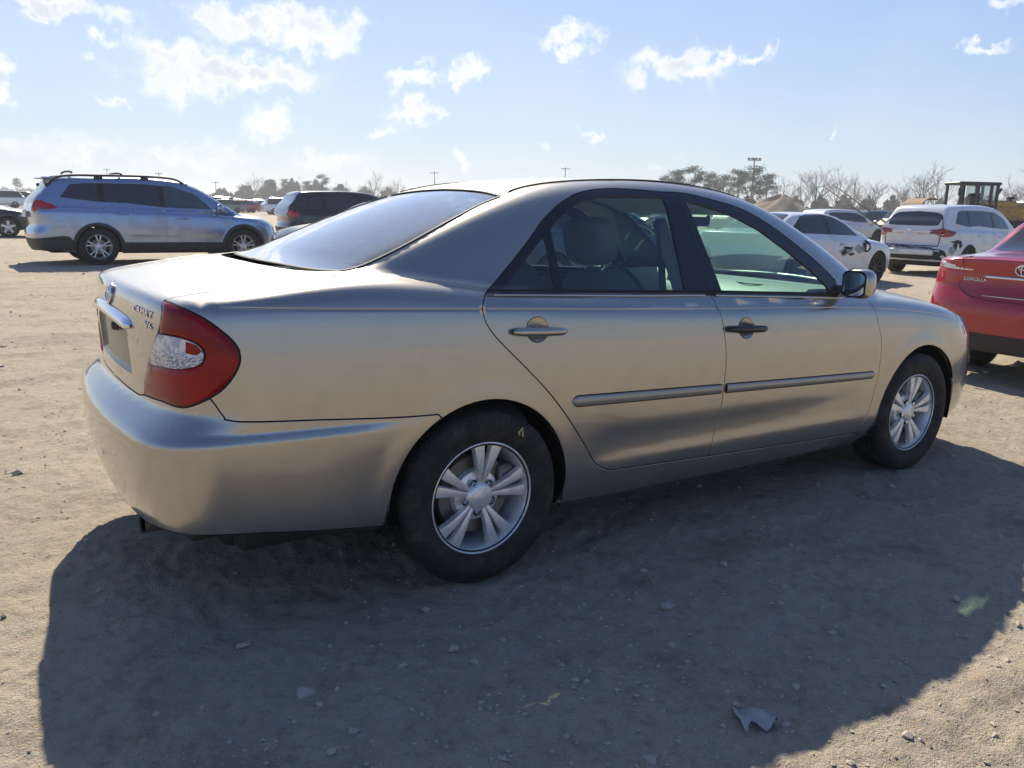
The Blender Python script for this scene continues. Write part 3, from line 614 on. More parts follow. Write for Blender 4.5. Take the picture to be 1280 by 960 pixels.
def tyre_wheel(name,root,loc,side,Rt=.322,W=.205,Rr=.208,style='camry',spokes=5,rimm=None,steer=0,full=True,tm=None):
    """wheel > tyre, rim(> hub_cap,lug_nut), brake_disc ; outer face looks to -y for side=-1"""
    hub=empty(name,loc);hub.parent=root;hub.rotation_euler=(0,0,steer)
    if side>0: hub.rotation_euler=(0,0,math.pi+steer)
    m=MB();h=W/2
    prof=[(-h*.80,Rr-.012),(-h*.86,Rr+.004),(-h*.98,Rr+.022),(-h*1.06,Rr+.05),(-h*1.05,Rr+.075),(-h*.97,Rt-.022),(-h*.90,Rt-.009),(-h*.80,Rt-.002)]
    gr=[-.52,-.18,.18,.52]
    for g in gr: prof+=[((g-.045)*h*1,Rt),((g-.04)*h,Rt-.008),((g+.04)*h,Rt-.008),((g+.045)*h,Rt)]
    prof+=[(-a,r) for a,r in prof[:8][::-1]]
    m.lathe([(a,r) for a,r in prof],64 if full else 32,flip=True)
    m.build('tyre',tm or M_TYRE,hub,edge=35)
    r=MB();yo=-h*.80
    r.lathe([(yo-.004,Rr+.004),(yo-.006,Rr-.002),(yo+.002,Rr-.010),(yo+.018,Rr-.016),(yo+.05,Rr-.024),(h*.7,Rr-.03),(h*.7,.05)],64 if full else 32)
    r.lathe([(yo-.004,Rr+.004),(yo+.01,Rr+.006)],64 if full else 32,flip=True)
    yf=yo+.012
    def spoke(a,w0,w1,r0,r1,crown=.006,sk=0.,dep=.03):
        n=7;G=[]
        for i in range(n):
            t=i/(n-1);rr=r0+(r1-r0)*t;w=w0+(w1-w0)*t**1.2;an=a+sk*t
            row=[]
            for j,(u,dy) in enumerate([(-1.06,dep),(-1,.003),(-.86,-.0025),(.0,-crown*.75),(.86,-.0025),(1,.003),(1.06,dep)]):
                x=rr;z=u*w/2;y=yf+dy+.014*(1-t)**2-.003*math.sin(t*3.14)
                row.append((x*math.cos(an)-z*math.sin(an),y,x*math.sin(an)+z*math.cos(an)))
            G.append(row)
        r.grid(np.array(G))
    if style=='camry':
        for k in range(5):
            a=R(82+72*k)
            for s in (-1,1): spoke(a+s*R(8),.014,.051,.040,Rr-.001,crown=.006,sk=s*R(3.2),dep=.020)
        r.lathe([(yf-.002,.0),(yf-.002,.038),(yf+.003,.050),(yf+.022,.060),(yf+.030,.092),(yf+.05,.10)],48,flip=True)
    elif style=='twin':
        for k in range(spokes):
            a=R(90+360/spokes*k)
            for s in (-1,1): spoke(a+s*R(7),.016,.028,.05,Rr-.008,crown=.004,sk=s*R(5))
        r.lathe([(yf+.006,.0),(yf+.006,.045),(yf+.02,.07),(yf+.05,.075)],32,flip=True)
    elif style=='five':
        for k in range(5): spoke(R(90+72*k),.055,.075,.05,Rr-.006,crown=.005)
        r.lathe([(yf+.004,.0),(yf+.004,.05),(yf+.02,.085),(yf+.05,.09)],32,flip=True)
    else:
        for k in range(spokes): spoke(R(90+360/spokes*k),.030,.036,.05,Rr-.006,crown=.004)
        r.lathe([(yf+.004,.0),(yf+.004,.05),(yf+.02,.07),(yf+.05,.075)],32,flip=True)
    rim=r.build('rim',rimm or M_RIM,hub,edge=40)
    if full:
        c=MB();c.lathe([(yf-.0055,0),(yf-.005,.026),(yf-.003,.031),(yf+.012,.033)],32,flip=True);c.build('hub_cap',M_RIM,hub,edge=40)
        lm=None
        for k in range(5):
            a=R(46+72*k);q=MB();cx,cz=.057*math.cos(a),.057*math.sin(a)
            q.lathe([(yf+.002,.0),(yf+.002,.008),(yf+.005,.0105),(yf+.03,.0105)],6,c=(cx,0,cz),flip=True);q.lathe([(yf+.0105,.0165),(yf+.016,.011)],20,c=(cx,0,cz),mi=1,flip=True)
            q.build('lug_nut',[M_CHR,M_GAP],hub,edge=30)
    d=MB();d.lathe([(yf+.055,.06),(yf+.05,.145),(yf+.062,.148),(yf+.075,.148),(yf+.08,.06)],40,flip=True)
    if full: d.box((.13,yf+.06,.03),(.07,.07,.13),bev=.01)
    d.lathe([(h*.55,.0),(h*.55,Rr-.03)],24,mi=1,flip=True)
    d.build('brake_disc',[M_DISC,M_WELL],hub,edge=40)
    return hub

def hero():
    S=Sedan();F=S.F
    root=empty('parked_car',(0,0,0),0,'beige sedan in the foreground with one silver and one black door handle','car')
    sol=lambda pts,d,sm=True,h=.03: onF(F,np.array(pts,float),d,h,sm)
    dS=(0,-1,.15)
    o={k:np.array(v,float) for k,v in O.items()}
    frame=sol(o['frame'],DS);belt=sol(o['belt'],dS);doorR=sol(o['doorR'],dS);doorM=sol(o['doorM'],dS);doorF=sol(o['doorF'],dS);dlow=sol(o['doorlow'],dS)
    crease=sol(np.vstack([o['crease']]),dS,h=.02)
    # one smooth character line from lamp to lamp
    xs=np.arange(-.86,3.2,.03);crease=solve(F,np.stack([xs,np.full(len(xs),-2.),S.zc(xs)],1),(0,1,0))
    cl=[crease+v for v in [np.array([0,0,q]) for q in (-.012,-.0062,-.003,0,.003,.0062,.012)]]
    archR=solve(F,circ(.004,.315,.366,119,-16)*[1,0,1]+[0,-2,0],(0,1,0));archFr=solve(F,circ(2.765,.315,.366,-14,194)*[1,0,1]+[0,-2,0],(0,1,0))
    pin=lambda a,b:(np.linalg.norm(a-b,axis=1)).argmin()
    iM=pin(belt,doorM[0]);iF=pin(belt,doorF[0]);jM=pin(dlow,doorM[-1])
    lo,lb,li=sol(o['lightout'],(-.7,-1,.4)),sol(o['lightbot'],(-.8,-.8,.3)),sol(o['lightin'],(-1,-.4,.2))
    bl=sol(o['bline'],(-.4,-1,0));gut=sol(o['gut'],(-.2,-.5,1));rws=sol(o['rwside'],(-.4,-.7,1))
    # windscreen side edge & A pillar
    wside=sol([(2.43,-.70,1.03),(2.2,-.645,1.17),(1.98,-.585,1.315),(1.80,-.535,1.415)],(.5,-.5,1))
    ditch=sol([(.29,-.491,1.383),(.412,-.452,1.418),(.60,-.452,1.44),(.9,-.475,1.455),(1.3,-.50,1.455),(1.62,-.515,1.445),(1.80,-.535,1.415)],(0,-.5,1))
    rock=solve(F,np.array([(x,-2,z) for x,z in ((.36,.21),(.6,.198),(1.0,.192),(1.5,.185),(2.0,.178),(2.30,.172))]),(0,1,0))
    rock=sol(rock,dS)
    cowl=sol([doorF[0],(2.32,-.76,.955),(2.40,-.72,.995),(2.43,-.70,1.03)],(0,-1,1))
    def both(fn,name,mats,parent=None,label=None,**k):
        """right hand panel and its mirror image"""
        mb=fn();a=mb.build(name,mats,parent or root,**k);b=mb.mirror().build(name,mats,parent or root,**k)
        if label:a['label']=label
        return a,b
    # quarter panel, roof side, rocker, pillars in one pressing
    side=cat(bl[::-1][:1],archR,rock,[dlow[-1]+(rock[-1]-dlow[-1])*.5],dlow[::-1],doorR[::-1],frame,belt[pin(belt,frame[-1]):],cowl,wside,ditch[::-1],rws[::-1],gut,lo,bl)
    both(lambda:panel(F,[side],DS,.026,lines=cl,inset=.003,edge_mi=1),'quarter_panel',[M_PAINT,M_GAP])
    # seals in the gaps
    def seals():
        m=MB()
        for ln in (doorR,doorM,doorF,dlow,bl,gut,cat(lo,lb),belt):
            strip(F,ln,DS,.035,m,0,-.013)
        strip(F,cat(ditch),DS,.012,m,0,-.002)
        return m
    both(seals,'gap_seal',[M_GAP])
    # doors
    hcR,hcF=o['hcR'],o['hcF'];hcR=solve(F,hcR*[1,0,1]+[0,-2,0],(0,1,0));hcF=solve(F,hcF*[1,0,1]+[0,-2,0],(0,1,0))
    rdoor=cat(belt[:iM+1],doorM,dlow[:jM+1][::-1],doorR[::-1]);fdoor=cat(belt[iM:iF+1],doorF,dlow[jM:][::-1],doorM[::-1])
    for (nm,lp,hc,hx,hm,lab) in (('rear_door',rdoor,hcR,(.107,.338,.914),M_PAINT,None),('front_door',fdoor,hcF,(1.200,1.440,.861),M_BLK,'front door with a black handle')):
        mb=panel(F,[lp,hc],DS,.024,lines=cl,inset=.003,edge_mi=1);pr=mb.build(nm,[M_PAINT,M_GAP],root);pl=mb.mirror().build(nm,[M_PAINT,M_GAP],root)
        cen=hc.mean(0);rad=.045
        bw=panel(F,[hc],DS,.008,inset=.0005,rim=0,bulge=lambda P,D:-.009*np.clip(D/.03,0,1)**.8)
        h=MB();xs=np.linspace(hx[0],hx[1],15);t=np.linspace(0,1,15)
        y=solve(F,np.stack([xs,np.full(15,-2.),hx[2]-(xs-hx[0])*.045],1),(0,1,0));y[:,1]-=.012+.012*np.sin(np.pi*t)**.5
        rr=.0155*np.clip(np.sin(np.pi*np.clip(t,.03,.97))*3.2,0,1)**.5
        h.tube(y,rr,14);h.v[-1][:,1]=(h.v[-1][:,1]-y.mean(0)[1])*.75+y.mean(0)[1]
        # key barrel and gap ring
        h2=MB();q=y[3];h2.lathe([(0,.0),(0,.006)],16,c=(q[0],q[1]-.0125,q[2]),flip=True)
        for k,pp,MBs in ((0,pr,bw),(1,pl,bw)):
            (MBs if k==0 else MBs.mirror()).build('handle_recess',[M_PAINT],pp)
            ho=(h if k==0 else h.mirror()).build('door_handle',[hm if k==0 else M_PAINT],pp)
            if k==0 and nm=='front_door': ho['label']='black replacement door handle'
        x0,x1=(hx[0]+.27,1.180) if nm=='rear_door' else (1.208,2.315)
        zt=lambda x:.655-(x-.38)*.0385;n=2
        xs=np.linspace(x0,x1,70);rear=nm=='rear_door'
        e0=np.clip((xs-x0)/.03,0,1) if rear else 1+0*xs;e1_=np.clip((x1-xs)/.03,0,1) if not rear else 1+0*xs;ee=np.sqrt(1-(1-np.minimum(e0,e1_))**2)
        hgt=.040-.0035*(xs-.4)
        def mg(prof,grow=0.):
            G=[]
            for x,e,hh in zip(xs,ee,hgt):
                zc_=zt(x)-hh/2;row=[]
                for u,o_ in prof: row.append((x,zc_+u*(hh/2+grow)*max(e,.12),o_*max(e,.25)))
                G.append(row)
            G=np.array(G);sh=G.shape[:2];P=solve(F,np.stack([G[...,0].ravel(),np.full(G[...,0].size,-2.2),G[...,1].ravel()],1),(0,1,0));P=P+grad(F,P)*G[...,2].reshape(-1,1);return MB().grid(P.reshape(*sh,3),flip=True)
        mm=mg([(1,-.002),(.95,.0055),(.80,.0085),(.1,.0105),(-.15,.0100),(-.85,.0065),(-.96,.004),(-1,-.002)]);gk=mg([(1,.0008),(-1,.0008)],.0035)
        for k,pp in ((0,pr),(1,pl)):
            (mm if k==0 else mm.mirror()).build('side_moulding',[M_MOLD],pp,edge=50);(gk if k==0 else gk.mirror()).build('moulding_seal',[M_GAP],pp)
        # window frame + glass
        bm=sol(o['bmid'],(0,-1,.3));fi=pin(frame,bm[0])
        if nm=='rear_door':
            fl=cat(frame[:fi+1],bm,belt[:iM+1][::-1]);holes=[o['qg'],o['rg']]
        else:
            bf=pin(belt,frame[-1]);fl=cat(bm[::-1],frame[fi:],belt[iM:bf+1][::-1]);holes=[o['fg']]
        hs=[]
        for hh in holes:
            hh=np.vstack([hh,hh[:1]]);q=onF(F,hh,(0,-1,.35),.04,False);hs.append(q[:-1])
        wf=panel(F,[fl]+hs,DS,.03,inset=.0015,off=-.003,rim=.012)
        gl=[panel(F,[q],DS,.06,inset=-.002,off=-.009,rim=0) for q in hs]
        tr=panel(F,[fl]+[q for q in hs],DS,.04,inset=-.0,off=-.05,rim=0)
        nx=panel(F,[fl]+hs,DS,.04,inset=.012,off=-.05,rim=0)
        for k,pp in ((0,pr),(1,pl)):
            (wf if k==0 else wf.mirror()).build('window_frame',[M_BLK],pp)
            for g in gl: (g if k==0 else g.mirror()).build('window_glass',[M_GS],pp)
        # inner door trim card, armrest
        ic=panel(F,[lp],DS,.06,inset=.012,off=-.075,rim=0)
        ar=MB().box(((.75 if nm=='rear_door' else 1.6),-.745,.72),(.5,.07,.06),bev=.02)
        ic.merge(ar)
        for k,pp in ((0,pr),(1,pl)): (ic if k==0 else ic.mirror()).build('door_trim',[M_SEAT],pp)
        # belt line strip
        seg=belt[:iM+1] if nm=='rear_door' else belt[iM:bf+2]
        sg=solve(F,(seg+np.array([0,0,-.004]))*[1,0,1]+[0,-2,0],(0,1,0))
        bs=strip(F,sg[1:-1] if nm=='rear_door' else sg[1:],DS,.013,None,0,.002,.004)
        bk=strip(F,sg+np.array([0,0,.013]),DS,.016,None,0,.003,.003)
        for k,pp in ((0,pr),(1,pl)):
            (bs if k==0 else bs.mirror()).build('belt_strip',[mat('satin_trim',(.42,.43,.45),.25,.9)],pp);(bk if k==0 else bk.mirror()).build('window_seal',[M_RUB],pp)
    # fender
    seam=sol([(3.10,-.84,.47),(3.16,-.83,.56),(3.22,-.81,.66)],(.5,-1,0))
    lampb=sol([(3.22,-.81,.665),(3.30,-.77,.66),(3.42,-.68,.655),(3.52,-.55,.65)],(1,-1,.2))
    lampi=sol([(3.52,-.55,.65),(3.48,-.56,.71),(3.40,-.60,.765)],(1,-.6,.5))
    lampt=sol([(3.40,-.60,.765),(3.28,-.70,.79),(3.14,-.79,.795),(3.10,-.815,.775)],(.6,-1,.6))
    lampo=sol([(3.10,-.815,.775),(3.14,-.825,.72),(3.22,-.81,.665)],(.6,-1,0))
    hoodg=sol([(2.43,-.69,1.0),(2.7,-.70,.965),(3.0,-.685,.91),(3.22,-.655,.845),(3.40,-.60,.765)],(0,-.4,1))
    ia=(np.linalg.norm(archFr-seam[0],axis=1)).argmin()
    fen=cat(doorF,[(doorF[-1]+rock[-1])/2],rock[-1:],archFr[::-1][:len(archFr)-ia],seam,lampo[::-1],lampt[::-1],hoodg[::-1],cowl[::-1][1:])
    both(lambda:panel(F,[fen],(.15,-1,.55),.026,lines=cl,inset=.003,edge_mi=1),'fender',[M_PAINT,M_GAP])
    both(lambda:panel(F,[cat(lampb,lampi,lampt,lampo)],(1,-.9,.3),.02,off=.003,bevel=.012),'headlight',[M_LAMP],label='clear headlight with amber corner')
    both(lambda:panel(F,[sol([(3.12,-.82,.765),(3.17,-.80,.77),(3.20,-.80,.70),(3.17,-.82,.70)],(.6,-1,.1),False)],(.6,-1,.2),.02,off=.006,bevel=.01),'marker_lamp',[M_AMB])
    # hood
    hl=hoodg;hb=sol([(2.43,-.69,1.0),(2.56,-.35,1.03),(2.60,0,1.035)],UP);hf=sol([(3.40,-.60,.765),(3.52,-.36,.74),(3.56,0,.735)],(1,0,1))
    hl=cat(hl,hf,(hf*[1,-1,1])[::-1],(hl*[1,-1,1])[::-1],hb*[1,-1,1],hb[::-1])
    panel(F,[hl],(.3,0,1),.05).build('hood',[M_PAINT],root)
    # front bumper
    lampF=cat(lampb,lampi,hf);bb=solve(F,np.array([(5,y,.20) for y in np.linspace(0,-.70,10)]),(-1,0,0))
    bbo=sol([bb[-1],(3.25,-.76,.21),archFr[:ia+1][0]],(1,-1,-.2))
    fb=cat(seam,lampF,solve(F,np.array([(5,0,z) for z in np.linspace(.70,.22,30)]),(-1,0,0)),bb,bbo,archFr[:ia+1])
    both(lambda:panel(F,[fb],(1,-.75,.15),.035,sym=True),'front_bumper',[M_PAINT])
    gr=MB();
    for k in range(5): gr.box((3.60-.004*k,0,.62-.028*k),(.03,.72,.012),bev=.004)
    gr.box((3.585,0,.56),(.01,.74,.15),1);gr.build('grille',[M_CHR,M_GAP],root)
    # rear bumper
    tb=sol([(-1.05,-.40,.712),(-1.055,-.25,.710),(-1.056,0,.710)],(-1,0,.4))
    tb[0]=lb[-1]
    bz=solve(F,np.array([(-2.6,y,.300+.01*abs(y)) for y in np.linspace(0,-.50,10)]),(1,0,0))
    bside=sol([bz[-1],(-1.03,-.64,.325),(-.841,-.794,.330),(-.593,-.821,.30),(-.38,-.838,.274)],(-1,-1,0))
    ar2=solve(F,circ(.004,.315,.366,187,119)*[1,0,1]+[0,-2,0],(0,1,0))
    cz=solve(F,np.array([(-2.6,0,z) for z in np.linspace(.706,.306,34)]),(1,0,0));rb=cat(lb,tb,cz,bz,bside,ar2,bl[::-1])
    def rbump():
        an=np.radians(np.linspace(180,278,84));rl_=[]
        for z_ in (.595,.612,.626,.640,.655,.675,.70,.72):
            dd=np.stack([np.cos(an),np.sin(an),0*an],1);o_=np.array([-.30,0,z_])+dd*2.0;q=solve(F,o_,-dd);rl_.append(q[~np.isnan(q).any(1)])
        m=panel(F,[rb],DREAR,.022,lines=rl_,inset=.003,edge_mi=1,sym=True)
        return m
    bmm=rbump();full=MB().merge(bmm).merge(bmm.mirror());full.build('rear_bumper',[M_PAINT,M_GAP],root)
    # underside return of the bumper + exhaust
    ret=cat(bz,bside);G=np.stack([ret,ret+[.12,.0,-.028],ret+[.30,.0,.02]],1);G[:,2,1]*=.9
    u=MB().grid(G);MB().merge(u).merge(u.mirror()).build('bumper_valance',[M_PLD],root)
    ex=MB();ex.tube([(-.35,-.38,.255),(-.7,-.38,.255),(-.90,-.40,.265),(-1.06,-.42,.275)],[.028,.028,.03,.032],16,cap=False);ex.tube([(-.75,-.385,.257),(-1.055,-.42,.2755)],[.026,.029],16,mi=1,cap=False)
    ex.build('exhaust_pipe',[mat('rusty_steel',(.22,.16,.12),.5,.8),M_GAP],root)
    # tail lights
    lens=cat(lo,lb,li);cp=np.vstack([o['clear'],o['clear'][:1]]);cl2=onF(F,cp,(-1,-.8,.2),.02,True)[:-1];DL=(-1,-1,.1)
    cr2=onF(F,np.vstack([o['clearred'],o['clearred'][:1]]),(-1,-.8,.2),.015,False)[:-1]
    a=panel(F,[lens,cl2],DL,.012,inset=.0032,off=.007,bevel=.016,rim=.02);b=panel(F,[lens],DL,.03,inset=.0015,off=.001,rim=.012)
    c=panel(F,[cl2],DL,.009,inset=-.002,off=.006,rim=.0);d_=panel(F,[cr2],DL,.01,inset=0,off=.0075,rim=.004)
    for k in (0,1):
        f=(lambda q:q) if k==0 else (lambda q:q.mirror())
        tl=f(b).build('tail_light',[M_RUB],root)
        f(a).build('red_lens',[M_RED],tl);f(c).build('clear_lens',[M_CLR],tl);f(d_).build('reflector_patch',[M_RED],tl)
    # trunk lid
    rwb=sol([(-.40,-.586,1.116),(-.470,-.45,1.12),(-.515,-.2,1.125),(-.53,0,1.125)],(-.3,0,1))
    half=cat(gut[::-1][len(gut)-1-0:][:0],gut[1:],li[::-1],tb)
    fr=sol([(-.40,-.60,1.112),(-.52,-.48,1.12),(-.575,-.25,1.126),(-.588,0,1.127)],(-.3,0,1))
    tl=cat(half,(half*[1,-1,1])[::-1],(fr*[1,-1,1]),fr[::-1])
    cpl=solve(F,np.array([(-2.6,y,z) for y,z in ((-.30,.765),(-.30,.90),(-.25,.93),(.25,.93),(.30,.90),(.30,.765))]),(1,0,0))
    cpl=onF(F,np.vstack([cpl,cpl[:1]]),(-1,0,0),.03,False)[:-1]
    lid=panel(F,[tl,cpl],(-1,0,.9),.022,inset=.003,edge_mi=1).build('trunk_lid',[M_PAINT,M_GAP],root)
    panel(F,[cpl],(-1,0,.2),.011,inset=.0,rim=0,bulge=lambda P,D:-.013*np.clip(D/.014,0,1)).build('plate_recess',[mat('dark_taupe',(.17,.15,.125),.45,.4,coat=.5)],lid)  # recess gets its own taupe, darker than the lid paint
    st=MB();strip(F,cat(gut,),(0,-.3,1),.03,st,0,-.013);strip(F,cat(fr),(0,0,1),.03,st,0,-.013);strip(F,cat(li,tb),(-1,0,0),.035,st,0,-.014)
    MB().merge(st).merge(st.mirror()).build('trunk_seal',[M_GAP],root)
    # chrome garnish, emblem, lettering
    cg=MB();ys=np.linspace(-.36,.36,31);c0=solve(F,np.stack([np.full(31,-2.6),ys,.952-.02*(ys/.36)**2],1),(1,0,0));N=np.array([-1,0,.05])
    prof=[(-.018,0),(-.016,.018),(-.011,.024),(.004,.017),(.016,.008),(.020,0)]
    G=np.array([[p+N*q[1]*min(1,(1-abs(y)/.365)*9+.15)+np.array([0,0,q[0]*min(1,(1-abs(y)/.365)*9+.2)]) for q in prof] for p,y in zip(c0,ys)])
    cg.grid(G).build('chrome_garnish',[M_CHR],lid,recalc=False)
    kh=MB();p=solve(F,np.array([(-2.6,-.13,.905)]),(1,0,0))[0];kh.lathe([(p[0]-.012,0),(p[0]-.012,.010),(p[0]-.006,.016),(p[0]+.01,.018)],20,c=(0,p[1],p[2]),axis='x',flip=True);kh.build('trunk_lock',[M_BLK],lid)
    em=MB();ec=solve(F,np.array([(-2.6,-.03,1.008)]),(1,0,0))[0]
    def oval(a,b,cy,cz,r=.0045,n=40):
        t=np.linspace(0,2*np.pi,n+1);pts=np.stack([np.full(n+1,ec[0]-.006),ec[1]+cy+a*np.cos(t),ec[2]+cz+b*np.sin(t)],1)
        pts=solve(F,pts*[0,1,1]+[-2.6,0,0],(1,0,0))-[.005,0,0];em.tube(pts,r,8,cap=False)
    oval(.052,.034,0,0,.0045);oval(.017,.031,0,0,.0036);oval(.036,.0125,0,.016,.0034)
    em.build('emblem',[M_CHR],lid)
    def text(s,size,p0,p1,name):
        cu=bpy.data.curves.new(name,'FONT');cu.body=s;cu.size=1;cu.extrude=.03;cu.bevel_depth=.008;cu.space_character=1.12
        ob=bpy.data.objects.new('tmp',cu);COL.objects.link(ob);bpy.context.view_layer.update();dg=bpy.context.evaluated_depsgraph_get()
        me=bpy.data.meshes.new_from_object(ob.evaluated_get(dg));bpy.data.objects.remove(ob)
        V=np.array([v.co[:] for v in me.vertices]);mn,mx=V.min(0),V.max(0)
        u=(V[:,0]-mn[0])/(mx[0]-mn[0]);zz=(V[:,1]-mn[1])/(mx[1]-mn[1]);dd=(V[:,2]-mn[2])/(mx[2]-mn[2])
        p0=np.array(p0);p1=np.array(p1);C=p0+(p1-p0)*u[:,None];C[:,2]+=zz*size
        Sx=solve(F,C*[0,1,1]+[-2.6,0,0],(1,0,0));Nn=grad(F,Sx);W=Sx+Nn*(.004*dd)[:,None]
        me.vertices.foreach_set('co',W.ravel());me.materials.append(M_CHR);ob=bpy.data.objects.new(name,me);COL.objects.link(ob);ob.parent=lid
    text('CAMRY',.022,(0,-.385,.985),(0,-.560,.978),'model_lettering');text('V6',.022,(0,-.50,.945),(0,-.560,.943),'badge_lettering')
    # roof and glass
    rt=sol([(.29,-.491,1.383),(.315,-.3,1.40),(.325,0,1.405)],(0,0,1));wt=sol([(1.80,-.535,1.415),(1.86,-.3,1.42),(1.88,0,1.422)],(.3,0,1))
    rl=cat(ditch,wt,(wt*[1,-1,1])[::-1],(ditch*[1,-1,1])[::-1],rt*[1,-1,1],rt[::-1])
    rf=panel(F,[rl],UP,.04).build('roof',[M_PAINT],root)
    dm=MB();strip(F,ditch[2:-1],DS,.014,dm,0,.001,.004);dm.build('roof_moulding',[M_RUB],rf);dm.mirror().build('roof_moulding',[M_RUB],rf)
    rwl=cat(rws,rt,(rt*[1,-1,1])[::-1],(rws*[1,-1,1])[::-1],rwb*[1,-1,1],rwb[::-1])
    rw=panel(F,[rwl],(-.8,0,1),.06,inset=.004,off=-.003,rim=.004).build('rear_window',[M_GR],root)
    rs=MB();strip(F,rws,(0,-.5,1),.014,rs,0,.001,.002);MB().merge(rs).merge(rs.mirror()).merge(strip(F,cat(rwb,(rwb*[1,-1,1])[::-1]),(0,0,1),.02,None,0,-.004,.002)).merge(strip(F,cat(rt,(rt*[1,-1,1])[::-1]),(0,0,1),.012,None,0,0,.002)).build('window_seal',[M_RUB],rw)
    # dark printed border inside the rear window
    wb=sol([(2.43,-.70,1.03),(2.58,-.40,1.035),(2.63,0,1.035)],(.7,0,1))
    wl=cat(wt[::-1],wside[::-1]) if 0 else cat(wside,wt,(wt*[1,-1,1])[::-1],(wside*[1,-1,1])[::-1],wb*[1,-1,1],wb[::-1])
    ws=panel(F,[wl],(.8,0,1),.06,inset=.004,off=-.003,rim=.004).build('windscreen',[M_GW],root)
    # cabin
    cab=MB()
    cab.box((.95,0,.30),(2.9,1.55,.05));cab.box((2.35,0,.60),(.05,1.5,.6));cab.box((-.18,0,.62),(.05,1.35,.65));cab.build('floor_pan',[M_CARP],root)
    hd=panel(F,[rl],UP,.10,inset=.0,off=-.035,rim=0)
    # pillar covers
    hd.merge(panel(F,[cat(frame,ditch[::-1][2:],rws[::-1],frame[:1])],DS,.06,inset=.01,off=-.045,rim=0)).merge(panel(F,[cat(frame,ditch[::-1][2:],rws[::-1],frame[:1])],DS,.06,inset=.01,off=-.045,rim=0).mirror())
    for s in (-1,1): hd.tube([(1.13,s*.70,.5),(1.14,s*.665,1.0),(1.13,s*.50,1.30)],[.05,.04,.03],8)
    hd.build('headliner',[M_LINE],root)
    ps=MB();ps.box((-.22,0,1.045),(.42,1.24,.02),bev=.01);ps.box((-.30,0,1.07),(.08,.30,.04),bev=.02);ps.build('parcel_shelf',[M_CARP],root)
    da=MB();G=[]
    for y in np.linspace(-.72,.72,25):
        row=[]
        for t in np.linspace(0,1,9):
            x=2.42-.66*t;z=.985+.02*math.sin(t*2.2)-.16*max(0,t-.75)**1.3*4;z+=.03*math.exp(-((y-.37)/.2)**2)*math.exp(-((t-.7)/.25)**2)
            row.append((x+.04*(1-abs(y)),y,z-.015))
        row+=[(1.79,y,.8),(1.9,y,.55)];G.append(row)
    da.grid(np.array(G));
    for y in (-.50,.0,.62,-.62): da.box((1.765,y,.88),(.02,.13,.07),1,bev=.008)
    for q in (0,1):
        t_=np.linspace(0,2*np.pi,28);da.tube([(2.03+.10*math.cos(a),-.36+.17*math.sin(a),.986+.012*math.cos(a)*0+.015*0) for a in t_],.003,4,1,cap=False)
    da.build('dashboard',[M_DASH,M_PLD],root)
    sw=MB();t=np.linspace(0,2*np.pi,33);c=np.array([1.72,.37,.86]);e1=np.array([0,1,0]);e2=np.array([-.42,0,.9]);sw.tube([c+.185*(math.cos(a)*e1+math.sin(a)*e2) for a in t],.015,8,cap=False)
    sw.box(tuple(c+[.03,0,0]),(.06,.16,.12),bev=.03);sw.tube([c-.18*e1,c+.18*e1],.016,8);sw.tube([c,c+[.3,0,-.1]],.03,8);sw.build('steering_wheel',[M_PLD],root)
    def cushion(m,c,d,rx=0,p=3.2,n=20):
        """rounded cushion (superellipsoid)"""
        th=np.linspace(-np.pi/2,np.pi/2,n);ph=np.linspace(-np.pi,np.pi,2*n);e=2/p
        f=lambda w,k:np.sign(w)*np.abs(w)**k
        T,Pp=np.meshgrid(th,ph,indexing='ij');V=np.stack([f(np.cos(T),e)*f(np.cos(Pp),e)*d[0]/2,f(np.cos(T),e)*f(np.sin(Pp),e)*d[1]/2,f(np.sin(T),e)*d[2]/2],-1)
        c_,s_=math.cos(rx),math.sin(rx);x=V[...,0]*c_+V[...,2]*s_;z=-V[...,0]*s_+V[...,2]*c_;V[...,0]=x;V[...,2]=z
        m.grid(V+np.array(c),flip=True);return m
    for y in (-.37,.37):
        s=MB();cushion(s,(1.28,y,.50),(.55,.52,.2));cushion(s,(.98,y,.77),(.17,.52,.66),-.30);cushion(s,(1.01,y-.215,.72),(.2,.09,.5),-.30);cushion(s,(1.01,y+.215,.72),(.2,.09,.5),-.30)
        st_=s.build('front_seat',[M_SEAT],root)
        h=MB();cushion(h,(.845,y,1.205),(.13,.275,.205),-.25,3.8)
        h.build('headrest',[M_SEAT],st_)
        for q in (-.06,.06): MB().tube([(.87,y+q,1.13),(.89,y+q,1.0)],.007,6).build('headrest_post',[M_CHR],st_)
    s=MB();cushion(s,(.30,0,.50),(.52,1.30,.22));cushion(s,(-.02,0,.80),(.20,1.28,.58),-.36)
    rs_=s.build('rear_seat',[M_SEAT],root)
    for y in (-.38,.38):
        h=MB();cushion(h,(-.10,y,1.085),(.11,.28,.15),-.2,3);h.build('headrest',[M_SEAT],rs_)
    # seat belt, sticker on windscreen
    for s_ in (-1,1):
        q=MB();q.grid(np.array([[(1.10+dx,s_*(.53+t*.13),1.31-.75*t) for dx in (-.022,.022)] for t in np.linspace(0,1,6)]));q.build('seat_belt',[M_PLD],root)
    rm=MB();rm.box((1.86,0,1.30),(.03,.24,.065),bev=.02);rm.tube([(1.87,0,1.31),(1.93,0,1.36)],.008,6);rm.build('rear_view_mirror',[M_PLD],root)
    # lot number written on the windscreen glass
    cu=bpy.data.curves.new('n','FONT');cu.body='1702';cu.size=.17;ob=bpy.data.objects.new('t',cu);COL.objects.link(ob);bpy.context.view_layer.update()
    me=bpy.data.meshes.new_from_object(ob.evaluated_get(bpy.context.evaluated_depsgraph_get()));bpy.data.objects.remove(ob)
